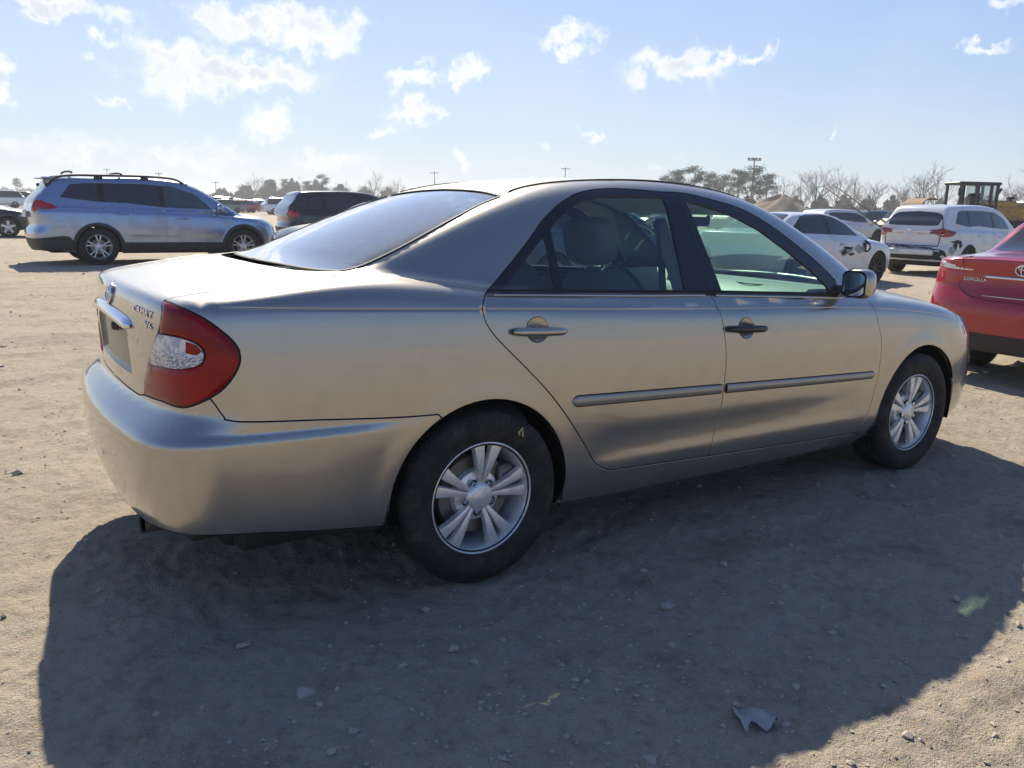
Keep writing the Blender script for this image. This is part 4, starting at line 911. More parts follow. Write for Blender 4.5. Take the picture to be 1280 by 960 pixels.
    V=np.array([v.co[:] for v in me.vertices]);C=np.stack([2.13-V[:,1]*1.15,.33+V[:,0]*1.25,np.full(len(V),3.)],1);Sx=solve(F,C,(0,0,-1));Sx+=grad(F,Sx)*.002
    me.vertices.foreach_set('co',Sx.ravel());me.materials.append(mat('grease_pen',(.75,.75,.7),.8));ob=bpy.data.objects.new('windscreen_writing',me);COL.objects.link(ob);ob.parent=ws
    # door mirrors
    for s_ in (-1,1):
        yb=s_*.80;m=MB();th=np.linspace(-np.pi/2,np.pi/2,17);ph=np.linspace(-np.pi,np.pi,33);T,Pp=np.meshgrid(th,ph,indexing='ij');f=lambda w,k:np.sign(w)*np.abs(w)**k
        V=np.stack([f(np.cos(T),.8)*f(np.cos(Pp),.8)*.068,f(np.cos(T),.7)*f(np.sin(Pp),.7)*.072,f(np.sin(T),.75)*.069],-1)
        V[...,0]=np.where(V[...,0]<-.036,-.036+(V[...,0]+.036)*.12,V[...,0]);V[...,2]*=1+.12*V[...,1]*s_/.094
        c=np.array([2.02,s_*.932,1.033]);m.grid(V+c,flip=True)
        m.tube([(2.04,s_*.80,.985),(2.035,s_*.87,.995),(2.03,s_*.92,1.01)],[.035,.026,.03],10)
        hs=m.build('door_mirror',[M_PAINT],root)
        g=MB();Y,Z=np.meshgrid(np.linspace(-1,1,13),np.linspace(-1,1,9),indexing='ij');k=np.sqrt(np.maximum(1-.0*Y,0));
        YY=Y*.055;ZZ=Z*.054*np.sqrt(np.clip(1-.55*np.abs(Y)**4,0,1))
        g.grid(np.stack([c[0]-.0445-.004*(1-Y**2)+0*Y,c[1]+YY,c[2]+ZZ],-1));g.build('mirror_glass',[M_MIR],hs)
        g=MB();g.grid(np.stack([c[0]-.0425+0*Y,c[1]+YY*1.12,c[2]+ZZ*1.16],-1));g.build('mirror_bezel',[M_BLK],hs)
    sail=sol([(1.985,-.80,.97),(2.075,-.775,1.035),(2.13,-.78,.975)],(0,-1,.2),False)
    both(lambda:panel(F,[sail],(0,-1,.3),.03,off=.004,bevel=.006),'mirror_patch',[M_PAINT])
    # wheels
    for (x,s_) in ((0,-1),(2.72,-1),(0,1),(2.72,1)):
        w_=tyre_wheel('wheel',root,(x,s_*.785,.316),s_)
        l=MB();a=np.radians(np.linspace(-12,192,24));yy=np.array([.862,.80,.58,.50])
        rr=np.array([.372,.385,.40,.30]);G=np.array([[(x+.02*(x>1)+r_*math.cos(t),s_*y_,.315+r_*math.sin(t)) for r_,y_ in zip(rr,yy)] for t in a])
        l.grid(G,flip=s_<0);l.build('wheel_arch_liner',[M_WELL],root)
    ub=MB();ub.box((1.3,0,.215),(4.2,1.20,.09),bev=.03);ub.box((1.35,-.70,.24),(1.9,.22,.10));ub.box((1.35,.70,.24),(1.9,.22,.10));ub.box((-.72,0,.42),(.55,1.5,.24),bev=.03)
    ub.tube([(-.78,-.55,.27),(-.78,.55,.27)],.085,12);ub.tube([(0,-.7,.3),(0,.7,.3)],.04,8);ub.build('underbody',[M_UND],root)
    # yellow crayon mark on the rear tyre
    mk=MB();mk.box((.140,-.8935,.556),(.026,.002,.006),rot=[(.8,0,-.6),(0,1,0),(.6,0,.8)]);mk.box((.150,-.8935,.542),(.005,.002,.022));mk.box((.135,-.8935,.546),(.005,.002,.014));mk.build('crayon_mark',[mat('yellow_crayon',(.55,.50,.22),.8)],root)
    return root,S
# ================================================================ other vehicles
def projF(F,P,n=14):
    P=np.array(P,float)
    for _ in range(n):
        e=1e-3;g=np.stack([F(P+v)-F(P-v) for v in np.eye(3)*e],1)/(2*e);f=F(P);P=P-(f/(np.maximum((g*g).sum(1),.2)))[:,None]*g*.9
    return P
class Body(Sedan):
    """other cars: same surface family, other numbers"""
    def __init__(s,x0,x1,wb,w,H,R_,G,zc,ztop=1.0,tum=.42,bowr=.10,bowf=.2,kr=.28,kf=.36,gz=.9,Xr=None,Xf=None,ra=.37,zt=.05,crown=.06,krf=.13):
        Sedan.__init__(s)
        s.wb=wb;s.bowr,s.bowf,s.kr,s.kf,s.gz=bowr,bowf,kr,kf,gz;s.ztop=ztop;s.krf=krf;s.ra=ra
        m=(x0+x1)/2
        s.W=Sp(x0-.1,w-.15,x0+.1,w-.085,x0+.5,w-.03,0,w-.008,m,w,wb,w-.012,x1-.45,w-.04,x1-.15,w-.09,x1+.05,w-.15)
        s.zc=Sp(*zc);s.H=Sp(*H);s.R=Sp(*R_);s.G=Sp(*G);s.tum=Sp(x0,tum,x1,tum);s.crown=Sp(x0,crown,m,.08,x1,.12);s.rc=Sp(x0,.06,m,.05,wb-.9,.07,wb+.2,.14)
        s.Xr=Sp(*(Xr or (.15,x0+.14,.3,x0+.04,.45,x0+.005,.6,x0,.66,x0+.02,.72,x0+.06,.9,x0+.07,1.0,x0+.08,1.1,x0+.09)))
        s.Xf=Sp(*(Xf or (.15,x1-.15,.25,x1-.05,.4,x1,.55,x1,.7,x1-.03,.85,x1-.10,1.0,x1-.3)))
        s.kt=Sp(x0,zt,0,.10,x1,.11)
    def low(s,P):
        x,y,z=P[...,0],np.abs(P[...,1]),P[...,2];zc=s.zc(x);q=(z-.2)/(zc-.2);side=s.W(x)+s.prof(q)
        side=side-.012*bump((z-.50)/.16)*sstep(.4,.7,x)*(1-sstep(s.wb-.7,s.wb-.4,x))-.003*sstep(-.004,.004,z-zc)
        for xc in (0,s.wb): side=side+.015*bump((np.hypot(x-xc,z-.34)-s.ra)/.09)*(z>.2)
        f=smax(y-side,s.Xr(z)+s.bowr*(y/.8)**2-x,s.kr);f=smax(f,x-(s.Xf(z)-s.bowf*(y/.8)**2),s.kf)
        return smax(f,z-(s.H(x)-s.crown(x)*y*y),s.kt(x))
    def green(s,P):
        x,y,z=P[...,0],np.abs(P[...,1]),P[...,2]
        side=(y-(s.G(x)-s.tum(x)*(z-s.ztop)-.10*np.maximum(z-s.ztop,0)**2)+1.4*np.maximum(s.ztop-.03-z,0))*.9
        return np.maximum(smax(side,(z-(s.R(x)-s.rc(x)*y*y))*.85,s.krf),s.gz-z)
def _bodyF(s,P): return smin(s.low(P),s.green(P),.065)
Body.F=_bodyF
M_TINT=mat('tinted_window',(.012,.014,.016),.04,spec=.9,coat=.3)
M_TINT2=mat('clear_window',(.035,.06,.058),.03,spec=1.,coat=.6)
M_CLAD=mat('grey_cladding',(.022,.022,.024),.6)
M_WL=mat('white_lens',(.75,.77,.80),.12,.3,coat=1.)
M_PLATE=mat('plate',(.75,.75,.72),.5)
def car_text(F,root,s,size,p,yspan,name,mt,dx=-1):
    cu=bpy.data.curves.new(name,'FONT');cu.body=s;cu.size=1;cu.extrude=.03;cu.space_character=1.1
    ob=bpy.data.objects.new('tmp',cu);COL.objects.link(ob);bpy.context.view_layer.update()
    me=bpy.data.meshes.new_from_object(ob.evaluated_get(bpy.context.evaluated_depsgraph_get()));bpy.data.objects.remove(ob)
    V=np.array([v.co[:] for v in me.vertices]);mn,mx=V.min(0),V.max(0);u=(V-mn)/(mx-mn+1e-9)
    C=np.stack([np.full(len(V),p[0]),p[1]+yspan*u[:,0],p[2]+size*u[:,1]],1);S_=solve(F,C,(1,0,0));S_=S_+grad(F,S_)*(.002+.007*u[:,2:3])
    me.vertices.foreach_set('co',S_.ravel());me.materials.append(mt);ob=bpy.data.objects.new(name,me);COL.objects.link(ob);ob.parent=root;return ob
def build_vehicle(name,S,loc,rz,label,c_,pm,C,belt,dR,dM,dF,dlo,dlo_win,pill,Rt,style='twin',spokes=7,h=.06,clad=None,tail=None,head=None,rearwin=None,wscreen=None,z_r=.30,rails=False,zb=.28,group=None,bumpz=None,mirx=None,winmat=None,lights=True,rwheel=True,wcol=None,holes=()):
    F=S.F;root=empty(name,loc,rz,label,c_,group)
    pj=lambda a,hh=h,sm=True: projF(F,cr(a,hh) if sm else np.concatenate([cr(a[i:i+2],hh)[:-1 if i<len(a)-2 else None] for i in range(len(a)-1)]))
    sd=lambda a,hh=h,sm=True: solve(F,(cr([(x,0,z) for x,z in a],hh) if sm else np.concatenate([cr([(x,0,z) for x,z in a[i:i+2]],hh)[:-1 if i<len(a)-2 else None] for i in range(len(a)-1)]))*[1,0,1]+[0,-2.2,0],(0,1,0))
    Cc=[pj(seg) for seg in C]          # rear corner, roof edge, A pillar, hood edge, front corner
    Call=cat(*Cc)
    ra=S.ra;wb=S.wb;zw=Rt-.01
    aR=sd([(ra*math.cos(R(t)),zw+ra*math.sin(R(t))) for t in np.linspace(192,-12,20)],.05);aF=sd([(wb+ra*math.cos(R(t)),zw+ra*math.sin(R(t))) for t in np.linspace(192,-12,20)],.05)
    b0=sd([(Call[0][0]+.14,zb+.03),(-ra-.02,zb-.02)]);b1=sd([(ra+.02,zb-.05),(wb-ra-.02,zb-.05)]);b2=sd([(wb+ra+.03,zb-.02),(Call[-1][0]-.14,zb+.02)])
    side=cat(b0,aR,b1,aF,b2,Call[::-1])
    bl,r_,m_,f_,lo=sd(belt,h),sd(dR,h),sd(dM,h),sd(dF,h),sd(dlo,h)
    pin=lambda a,b:int((np.linalg.norm(a-b,axis=1)).argmin())
    iM=pin(bl,m_[0]);jM=pin(lo,m_[-1])
    dh=cat(bl,f_,lo[::-1],r_[::-1]);win=sd(dlo_win,h,False)
    DS=(0,-1,.5)
    def two(fn,nm,mats,parent=root,lab=None):
        mb=fn();a=mb.build(nm,mats,parent);b=mb.mirror().build(nm,mats,parent);
        return a,b
    hl=[projF(F,np.array(q,float)) for q in holes]
    body=panel(F,[side,dh,win],DS,h,inset=.0,rim=.02);bm=MB().merge(body).merge(body.mirror())
    # centre patches
    def centre(a,d,extra0=None,extra1=None,hh=None):
        L=a;Lm=(a*[1,-1,1])[::-1];return panel(F,[cat(L,Lm)],d,hh or h*1.3,inset=0,rim=0)
    kr,kro,ka,kh,kf=Cc
    bm.merge(centre(kr,(-1,0,.15)));bm.merge(centre(cat(kro,ka[1:],kh[1:]),(.12,0,1)));bm.merge(centre(kf,(1,0,.25)))
    bo=bm.build('body',[pm],root)
    rd=cat(bl[:iM+1],m_,lo[:jM+1][::-1],r_[::-1]);fd=cat(bl[iM:],f_,lo[jM:][::-1],m_[::-1])
    sealm=MB()
    for ln in (r_,m_,f_,lo): strip(F,ln,DS,.05,sealm,0,-.014)
    sealm.build('door_seal',[M_GAP],root);sealm.mirror().build('door_seal',[M_GAP],root)
    for nm,lp,hx in (('rear_door',rd,dM[0][0]-.90),('front_door',fd,dF[0][0]-1.02)):
        mb=panel(F,[lp],DS,h,inset=.003,rim=.012);a=mb.build(nm,[pm],root);b=mb.mirror().build(nm,[pm],root)
        hz=float(S.zc(hx))-.10;xs=np.linspace(hx,hx+.21,9);y=solve(F,np.stack([xs,np.full(9,-2.2),np.full(9,hz)],1),(0,1,0));y[:,1]-=.028*np.sin(np.linspace(.25,np.pi-.25,9))
        hb=MB().tube(y,.014,8)
        for k,pp in ((0,a),(1,b)): (hb if k==0 else hb.mirror()).build('door_handle',[pm],pp)
    # glasshouse: black backing, glass panes
    bk=panel(F,[win],DS,h,inset=-.004,off=-.004,rim=0);two(lambda:bk,'window_frame',[M_BLK])
    xs=[dlo_win[0][0]-1]+list(pill)+[9]
    W2=np.array([(p[0],p[2]) for p in win])
    for i in range(len(xs)-1):
        a,b=xs[i]+.035,xs[i+1]-.035
        # clip polygon between vertical lines
        def clip(P,x,keep):
            out=[]
            for j in range(len(P)):
                p,q=P[j-1],P[j];ip,iq=keep(p[0]),keep(q[0])
                if ip!=iq: t=(x-p[0])/(q[0]-p[0]);out.append((x,p[1]+t*(q[1]-p[1])))
                if iq: out.append(tuple(q))
            return out
        Pp=clip([tuple(q) for q in W2],a,lambda v:v>=a);Pp=clip(Pp,b,lambda v:v<=b) if len(Pp)>2 else Pp
        if len(Pp)>3:
            q=solve(F,np.array([(x,-2.2,z) for x,z in Pp]),(0,1,0));g=panel(F,[q],DS,h,inset=.018,off=.002,rim=.006)
            two(lambda:g,'side_window',[(winmat or [M_TINT]*9)[i]])
    def pane(outl,nm,mt,d,off=.003,ins=.0):
        q=pj(outl,h,True);q=cat(q,(q*[1,-1,1])[::-1]);return panel(F,[q],d,h*1.2,inset=ins,off=off,rim=.01).build(nm,[mt],root)
    if wscreen: pane(wscreen,'windscreen',M_TINT2,(.6,0,1))
    if rearwin: pane(rearwin[0],'rear_window',M_TINT,rearwin[1])
    if tail:
        for q,mt in tail:
            mb=panel(F,[pj(list(q)+[q[0]],.04,False)[:-1]],(-1,-.8,.1),.04,inset=0,off=.020 if mt is M_WL else .006,bevel=.004 if mt is M_WL else .015,rim=.025);two(lambda:mb,'tail_light' if mt is not M_WL else 'reversing_light',[mt])
    if head:
        mb=panel(F,[pj(list(head)+[head[0]],.04,False)[:-1]],(1,-.8,.2),.04,inset=0,off=.004,bevel=.015,rim=.015);two(lambda:mb,'headlight',[M_LAMP])
    if clad:
        def cl():
            m=MB()
            for xc in (0,wb):
                o_=[(xc+(ra+.055)*math.cos(R(t)),zw+(ra+.055)*math.sin(R(t))) for t in np.linspace(-8,188,22)];i_=[(xc+(ra-.004)*math.cos(R(t)),zw+(ra-.004)*math.sin(R(t))) for t in np.linspace(188,-8,22)]
                q=solve(F,np.array([(x,-2.2,z) for x,z in o_+i_]),(0,1,0));panel(F,[q],DS,.08,inset=0,off=.010,rim=.02,mb=m)
            q=sd([(ra-.0,zb-.04),(ra+.02,clad),(wb-ra-.02,clad),(wb-ra,zb-.04),(ra,zb-.04)],.08,False);panel(F,[q],DS,.1,inset=0,off=.012,rim=.02,mb=m);return m
        two(cl,'wheel_cladding',[M_CLAD])
    if bumpz:
        y1=S.W(-ra)-.02;q=[(Call[0][0]+.02,-.0,bumpz-.06)]
        xr=Call[0][0]
        qq=pj([(xr,0,bumpz),(xr+.02,-.45,bumpz),(xr+.12,-.72,bumpz+.01),(-ra-.14,-S.W(-ra-.1),bumpz+.03),(-ra-.04,-S.W(-ra),bumpz-.05)]);q2=pj([(-ra-.04,-S.W(-ra),zb+.0),(xr+.14,-.72,zb+.05),(xr+.05,-.45,zb+.04),(xr+.04,0,zb+.04)])
        mb=panel(F,[cat(qq,q2)],(-1,-.9,0),.08,inset=0,off=.008,rim=.02);MB().merge(mb).merge(mb.mirror()).build('lower_bumper',[M_CLAD],root)
    if mirx:
        for s_ in (-1,1):
            m=MB().box((mirx[0],s_*mirx[2],mirx[1]),(.13,.22,.16),bev=.05);m.tube([(mirx[0]+.03,s_*(mirx[2]-.2),mirx[1]-.06),(mirx[0],s_*mirx[2],mirx[1]-.03)],.03,6);m.build('door_mirror',[pm],root)
    if rails:
        for s_ in (-1,1):
            xs=np.linspace(rails[0],rails[1],24);t=np.linspace(0,1,24);P=solve(F,np.stack([xs,np.full(24,s_*rails[2]),np.full(24,3.)],1),(0,0,-1));P[:,2]+=.065*np.clip(np.sin(np.pi*t)*5,0,1)
            MB().tube(P,.022,8).build('roof_rail',[M_CLAD],root)
            for k in (0,8,16,23):
                b=P[k]-[0,0,.035];MB().box(tuple(b),(.16,.045,.07),bev=.012).build('rail_foot',[M_CLAD],root)
    for (x,s_) in ((0,-1),(wb,-1),(0,1),(wb,1)):
        tyre_wheel('wheel',root,(x,s_*(float(S.W(x))-.115),Rt-.008),s_,Rt=Rt,Rr=Rt*.66,W=.215,style=style,spokes=spokes,full=False,rimm=wcol)
        l=MB();a=np.radians(np.linspace(-15,195,14));yy=[float(S.W(x))-.02,float(S.W(x))-.1,.5];rr=[ra+.005,ra+.02,ra*.9]
        l.grid(np.array([[(x+q*math.cos(t),s_*y_,zw+q*math.sin(t)) for q,y_ in zip(rr,yy)] for t in a]),flip=s_<0);l.build('wheel_arch_liner',[M_WELL],root)
    ub=MB();ub.box(((Call[0][0]+Call[-1][0])/2,0,zb+.03),(Call[-1][0]-Call[0][0]-.35,1.2,.16),bev=.05);ub.build('underbody',[M_UND],root)
    return root,F,bo
def sedan_args(x0,x1,wb,w,zr=1.44,base=.98):
    S=Body(x0,x1,wb,w,
      H=(x0-.1,base+.03,x0+.05,base+.055,x0+.3,base+.075,x0+.62,base+.09,0.1,base+.08,1,base+.03,wb-.5,base+.0,wb-.1,base-.03,wb+.4,base-.10,x1-.2,base-.22,x1,base-.36),
      R_=(x0+.40,base+.0,x0+.62,base+.09,x0+.9,base+.21,.05,base+.33,.35,base+.415,.7,zr-.02,1.0,zr,1.35,zr-.015,1.6,zr-.055,1.85,zr-.14,2.1,zr-.26,wb-.3,base+.08,wb,base-.06),
      G=(x0+.4,.66,-.3,.70,.1,.76,.5,.79,1.1,.81,1.8,.80,2.3,.76),zc=(x0,base+.01,0,base-.03,1.2,base-.07,wb,base-.14,x1,base-.26),ztop=base-.01,ra=.36)
    xr=x0;C=[[(x0+.16,-.66,.30),(x0+.10,-.66,.55),(x0+.16,-.62,.80),(x0+.13,-.62,base),(x0+.18,-.62,base+.05)],
      [(x0+.18,-.62,base+.05),(x0+.55,-.63,base+.09),(.0,-.56,base+.30),(.35,-.50,base+.42),(.9,-.50,zr-.02),(1.45,-.52,zr-.05),(1.75,-.54,zr-.13)],
      [(1.75,-.54,zr-.13),(2.1,-.60,zr-.28),(wb-.35,-.68,base+.05)],
      [(wb-.35,-.68,base+.05),(wb,-.70,base-.03),(wb+.4,-.66,base-.13),(x1-.22,-.58,base-.27)],
      [(x1-.22,-.58,base-.27),(x1-.12,-.60,.62),(x1-.12,-.62,.45),(x1-.18,-.62,.30)]]
    bz=lambda x:base+.055-.055*(x+.2)/1.0*.9
    d=dict(C=C,belt=[(-.02,base+.035),(.5,base+.02),(1.1,base-.0),(wb-.75,base-.03),(wb-.42,base-.045)],
      dR=[(-.02,base+.035),(-.04,base-.08),(.10,.76),(.30,.56),(.44,.36)],dM=[(1.10,base-.0),(1.14,.8),(1.12,.5),(1.08,.33)],dF=[(wb-.42,base-.045),(wb-.37,.75),(wb-.40,.5),(wb-.50,.31)],
      dlo=[(.44,.36),(1.08,.33),(wb-.50,.31)],
      dlo_win=[(-.06,base+.045),(.12,base+.18),(.38,base+.36),(.62,base+.405),(1.1,base+.41),(1.4,base+.37),(1.8,base+.22),(wb-.62,base+.0),(1.1,base+.025),(.5,base+.04)],
      pill=(.22,1.12),Rt=.325,rearwin=([(x0+.64,0,base+.10),(x0+.66,-.45,base+.09),(x0+.74,-.57,base+.11),(.0,-.52,base+.31),(.24,-.44,base+.39),(.28,0,base+.41)],(-.8,0,1)),
      wscreen=[(wb-.22,0,base+.02),(wb-.38,-.60,base+.04),(2.1,-.56,zr-.28),(1.84,-.50,zr-.13),(1.80,0,zr-.10)])
    return S,d
def suv_args(x0,x1,wb,w,zr,belt0,beltr,rake=.30,ra=.41):
    S=Body(x0,x1,wb,w,
      H=(x0-.1,belt0-.02,x0+.1,belt0,0,belt0+.03,1.2,belt0+.02,wb-.55,belt0-.01,wb-.1,belt0-.04,wb+.35,belt0-.08,x1-.2,belt0-.19,x1,belt0-.34),
      R_=(x0+.02,belt0-.1,x0+.10,belt0+.12,x0+.10+rake*.45,zr-.32,x0+.12+rake*.75,zr-.13,x0+.20+rake,zr-.045,0,zr-.02,.8,zr,1.4,zr-.02,1.75,zr-.07,2.05,zr-.18,2.4,zr-.38,wb-.12,belt0+.05,wb+.2,belt0-.12),
      G=(x0,.76,x0+.5,.82,.5,w-.10,1.6,w-.10,wb-.4,w-.14),zc=(x0,beltr-.1,0,beltr-.12,1.2,belt0-.06,wb,belt0-.14,x1,belt0-.24),ztop=belt0,tum=.30,ra=ra,gz=belt0-.1,kr=.30,zt=.08,krf=.12,
      Xr=(.2,x0+.16,.35,x0+.05,.5,x0+.01,.65,x0,.72,x0+.04,.85,x0+.05,1.05,x0+.04,1.25,x0+.08,1.4,x0+.14))
    C=[[(x0+.16,-.70,.36),(x0+.10,-.70,.6),(x0+.14,-.70,.9),(x0+.15,-.70,belt0),(x0+.18+rake*.35,-.62,belt0+.28),(x0+.2+rake*.8,-.56,zr-.10)],
      [(x0+.2+rake*.8,-.56,zr-.10),(0,-.60,zr-.05),(.8,-.62,zr-.03),(1.5,-.62,zr-.06),(1.85,-.60,zr-.13)],
      [(1.85,-.60,zr-.13),(2.3,-.66,zr-.36),(wb-.3,-.74,belt0+.03)],
      [(wb-.3,-.74,belt0+.03),(wb+.1,-.74,belt0-.07),(wb+.45,-.68,belt0-.14),(x1-.22,-.62,belt0-.24)],
      [(x1-.22,-.62,belt0-.24),(x1-.12,-.66,.7),(x1-.12,-.66,.5),(x1-.18,-.66,.36)]]
    d=dict(C=C,belt=[(.16,beltr-.04),(.7,belt0+.04+(beltr-belt0)*.35),(1.25,belt0+.01),(wb-.75,belt0-.035),(wb-.36,belt0-.05)],
      dR=[(.16,beltr-.04),(.13,.95),(.26,.78),(.42,.62),(.52,.44)],dM=[(1.25,belt0+.01),(1.29,.9),(1.28,.6),(1.24,.42)],dF=[(wb-.36,belt0-.05),(wb-.31,.85),(wb-.36,.6),(wb-.48,.42)],
      dlo=[(.52,.44),(1.24,.42),(wb-.48,.42)],
      dlo_win=[(x0+.55,beltr+.06),(x0+.75,zr-.19),(-.1,zr-.155),(.9,zr-.14),(1.5,zr-.17),(1.95,zr-.32),(wb-.62,belt0+.025),(1.25,belt0+.05),(.6,belt0+.06+(beltr-belt0)*.4),(0.05,beltr-.01)],
      pill=(.12,1.27),wscreen=[(wb-.08,0,belt0+.04),(wb-.28,-.66,belt0+.05),(2.3,-.62,zr-.36),(1.95,-.55,zr-.15),(1.90,0,zr-.12)],
      rearwin=([(x0+.07,0,belt0+.08),(x0+.09,-.50,belt0+.08),(x0+.14,-.62,belt0+.12),(x0+.16+rake*.45,-.55,zr-.25),(x0+.15+rake*.55,0,zr-.19)],(-1,0,.3)))
    return S,d
def vehicles():
    out={}
    # silver blue SUV
    S,d=suv_args(-1.16,3.83,2.89,.955,1.755,1.11,1.25,rake=.38,ra=.42)
    TL=mat('red_lens2',(.42,.01,.01),.25,coat=.8)
    p1=paint('silver_blue_paint',flake=False,ds=3.,col=(.30,.39,.54),metal=.8,rough=.25,dirt=.22)
    x0=-1.16
    r,F,b=build_vehicle('parked_suv',S,(.95,16.12,0),R(2),'silver blue SUV with black roof rails beyond the beige trunk','suv',p1,Rt=.37,style='twin',spokes=5,h=.055,clad=.45,rails=(-.75,1.75,.63),bumpz=.54,mirx=(2.36,1.17,1.05),
      tail=[([(x0+.50,-.88,1.16),(x0+.30,-.85,1.05+.03),(x0+.10,-.72,1.06),(x0+.08,-.62,1.10),(x0+.09,-.64,1.24),(x0+.22,-.80,1.26)],TL)],head=[(3.20,-.86,.86),(3.55,-.76,.80),(3.70,-.58,.78),(3.62,-.58,.90),(3.3,-.80,.95)],winmat=[M_TINT,M_TINT,M_TINT2],**d)
    # chrome sill strip, raised cross bars, spoiler, side crash vent on the rear
    MB().tube([(.55,-.93,.42),(2.4,-.93,.42)],.014,6).build('sill_strip',[M_CHR],r)
    for x in (-.35,.55): MB().tube([(x,-.64,1.79),(x,-.45,1.812),(x,0,1.82),(x,.45,1.812),(x,.64,1.79)],.02,8).build('roof_bar',[M_CLAD],r)
    MB().box((x0+.44,0,1.675),(.30,1.15,.035),bev=.012).build('rear_spoiler',[p1],r)
    MB().box((x0-.0,0,.98),(.02,.50,.14),bev=.005).build('number_plate',[M_PLATE],r)
    # far black sedan at the left edge
    S,d=sedan_args(-1.02,3.72,2.75,.90);bp=paint('black_paint',flake=False,ds=3.,col=(.012,.010,.012),metal=.1,rough=.3,dirt=.10,coat=.5,dirtcol=(.2,.16,.13))
    build_vehicle('parked_car',S,(-2.6,28.8,0),R(-2),'black sedan with five spoke wheels at the left edge behind the silver blue SUV','car',bp,style='five',h=.09,wcol=M_RIM,tail=[([(-.75,-.8,.95),(-.92,-.66,.93),(-.94,-.62,.78),(-.7,-.82,.80)],TL)],head=[(3.05,-.82,.66),(3.45,-.66,.62),(3.52,-.5,.66),(3.3,-.68,.76)],mirx=(2.0,1.02,.96),**d)
    # dark SUV behind
    S,d=suv_args(-1.0,3.75,2.80,.95,1.70,1.08,1.14,rake=.35,ra=.40);d['rearwin']=None
    dp=paint('dark_maroon_paint',flake=False,ds=3.,col=(.022,.012,.016),metal=.3,rough=.2,dirt=.12)
    r,F,b=build_vehicle('parked_suv',S,(7.75,21.5,0),R(-3),'dark SUV with pale rear window, just above the beige rear window','suv',dp,Rt=.365,style='five',h=.09,clad=None,bumpz=.6,mirx=(2.3,1.14,1.04),
      tail=[([(-.62,-.90,.95),(-.80,-.84,.90),(-.92,-.66,.92),(-.92,-.62,1.08),(-.7,-.86,1.10)],TL)],**d)
    q=[( -.90,0,1.14),(-.88,-.50,1.14),(-.84,-.62,1.18),(-.70,-.56,1.50),(-.72,0,1.55)];pl=projF(F,cr(q,.1));panel(F,[cat(pl,(pl*[1,-1,1])[::-1])],(-1,0,.3),.1,inset=0,off=.004,rim=.01).build('rear_window',[mat('pale_window',(.16,.18,.21),.05,coat=1.)],r)
    S,d=sedan_args(-1.02,3.72,2.75,.90)
    build_vehicle('parked_car',S,(7.55,13.0,0),R(178),'black sedan whose low hood shows between the silver blue SUV and the dark SUV','car',bp,style='five',h=.09,tail=[([(-.75,-.8,.95),(-.92,-.66,.93),(-.94,-.62,.78),(-.7,-.82,.80)],TL)],head=[(3.05,-.82,.66),(3.45,-.66,.62),(3.52,-.5,.66),(3.3,-.68,.76)],**d)
    # white sedan with torn front door
    S,d=sedan_args(-1.05,3.66,2.78,.915,zr=1.40,base=.96)
    wp=paint('white_paint',(.70,.71,.73),.0,.25,dirt=.18,flake=False,ds=3.)
    wp2=paint('white_paint_worn',(.66,.67,.69),.0,.3,dirt=.34,dirtcol=(.40,.36,.31),flake=False,ds=3.)
    bw=mat('black_wheel',(.03,.03,.032),.35,.5)
    r,F,b=build_vehicle('parked_car',S,(11.7,7.75,0),R(2),'white sedan with dark windows and a torn dented front door','car',wp,style='many',spokes=9,h=.06,wcol=bw,head=[(3.0,-.83,.66),(3.4,-.68,.62),(3.5,-.5,.66),(3.25,-.70,.75)],**d)
    rs=np.random.RandomState(3)
    fd=[o for o in r.children if o.name.startswith('front_door')][0]
    def rip(F,root,cx,cz,rx,rz_,mt,seed,off=.003,nm='tear',dd=None):
        rs=np.random.RandomState(seed);n=16;pts=[(cx+rx*(.55+.6*rs.rand())*math.cos(t),cz+rz_*(.55+.6*rs.rand())*math.sin(t)) for t in np.linspace(0,2*np.pi,n+1)[:-1]]
        q=solve(F,np.array([(x,-2.2,z) for x,z in pts]),(0,1,0));return panel(F,[q],dd or (0,-1,.3),.06,inset=0,off=off,rim=.004).build(nm,[mt],root)
    drk=mat('torn_metal',(.02,.018,.018),.8);scr=mat('scraped_primer',(.34,.34,.36),.6)
    for a in ((1.62,.72,.20,.035),(1.50,.64,.10,.05),(1.78,.60,.10,.03),(1.42,.80,.06,.02),(2.20,.80,.05,.03)): rip(F,fd,a[0],a[1],a[2],a[3],drk,int(a[0]*100))
    for a in ((1.60,.66,.26,.10),(2.02,.70,.16,.10)): rip(F,fd,a[0],a[1],a[2],a[3],scr,int(a[0]*90),off=.0015,nm='scrape')
    # mirror ripped off, hanging
    m=MB();m.tube([(2.20,-.90,.88),(2.30,-.96,.80),(2.32,-.97,.72),(2.26,-.96,.66),(2.18,-.96,.66),(2.16,-.95,.74),(2.22,-.93,.82)],.022,6);m.build('broken_mirror',[M_BLK],r);MB().box((2.24,-.955,.735),(.10,.02,.12),bev=.008).build('mirror_plate',[M_WL],r)
    S,d=sedan_args(-1.02,3.72,2.75,.90)
    build_vehicle('parked_car',S,(6.6,8.4,0),R(-4),'dark blue sedan visible only through the glass of the beige sedan','car',paint('dark_blue_paint',flake=False,ds=3.,col=(.03,.06,.11),metal=.4,rough=.2,dirt=.1),style='five',h=.09,mirx=(2.0,1.02,.96),**d)
    # white crossover
    S,d=suv_args(-1.03,3.78,2.79,.93,1.66,1.06,1.20,rake=.55,ra=.41)
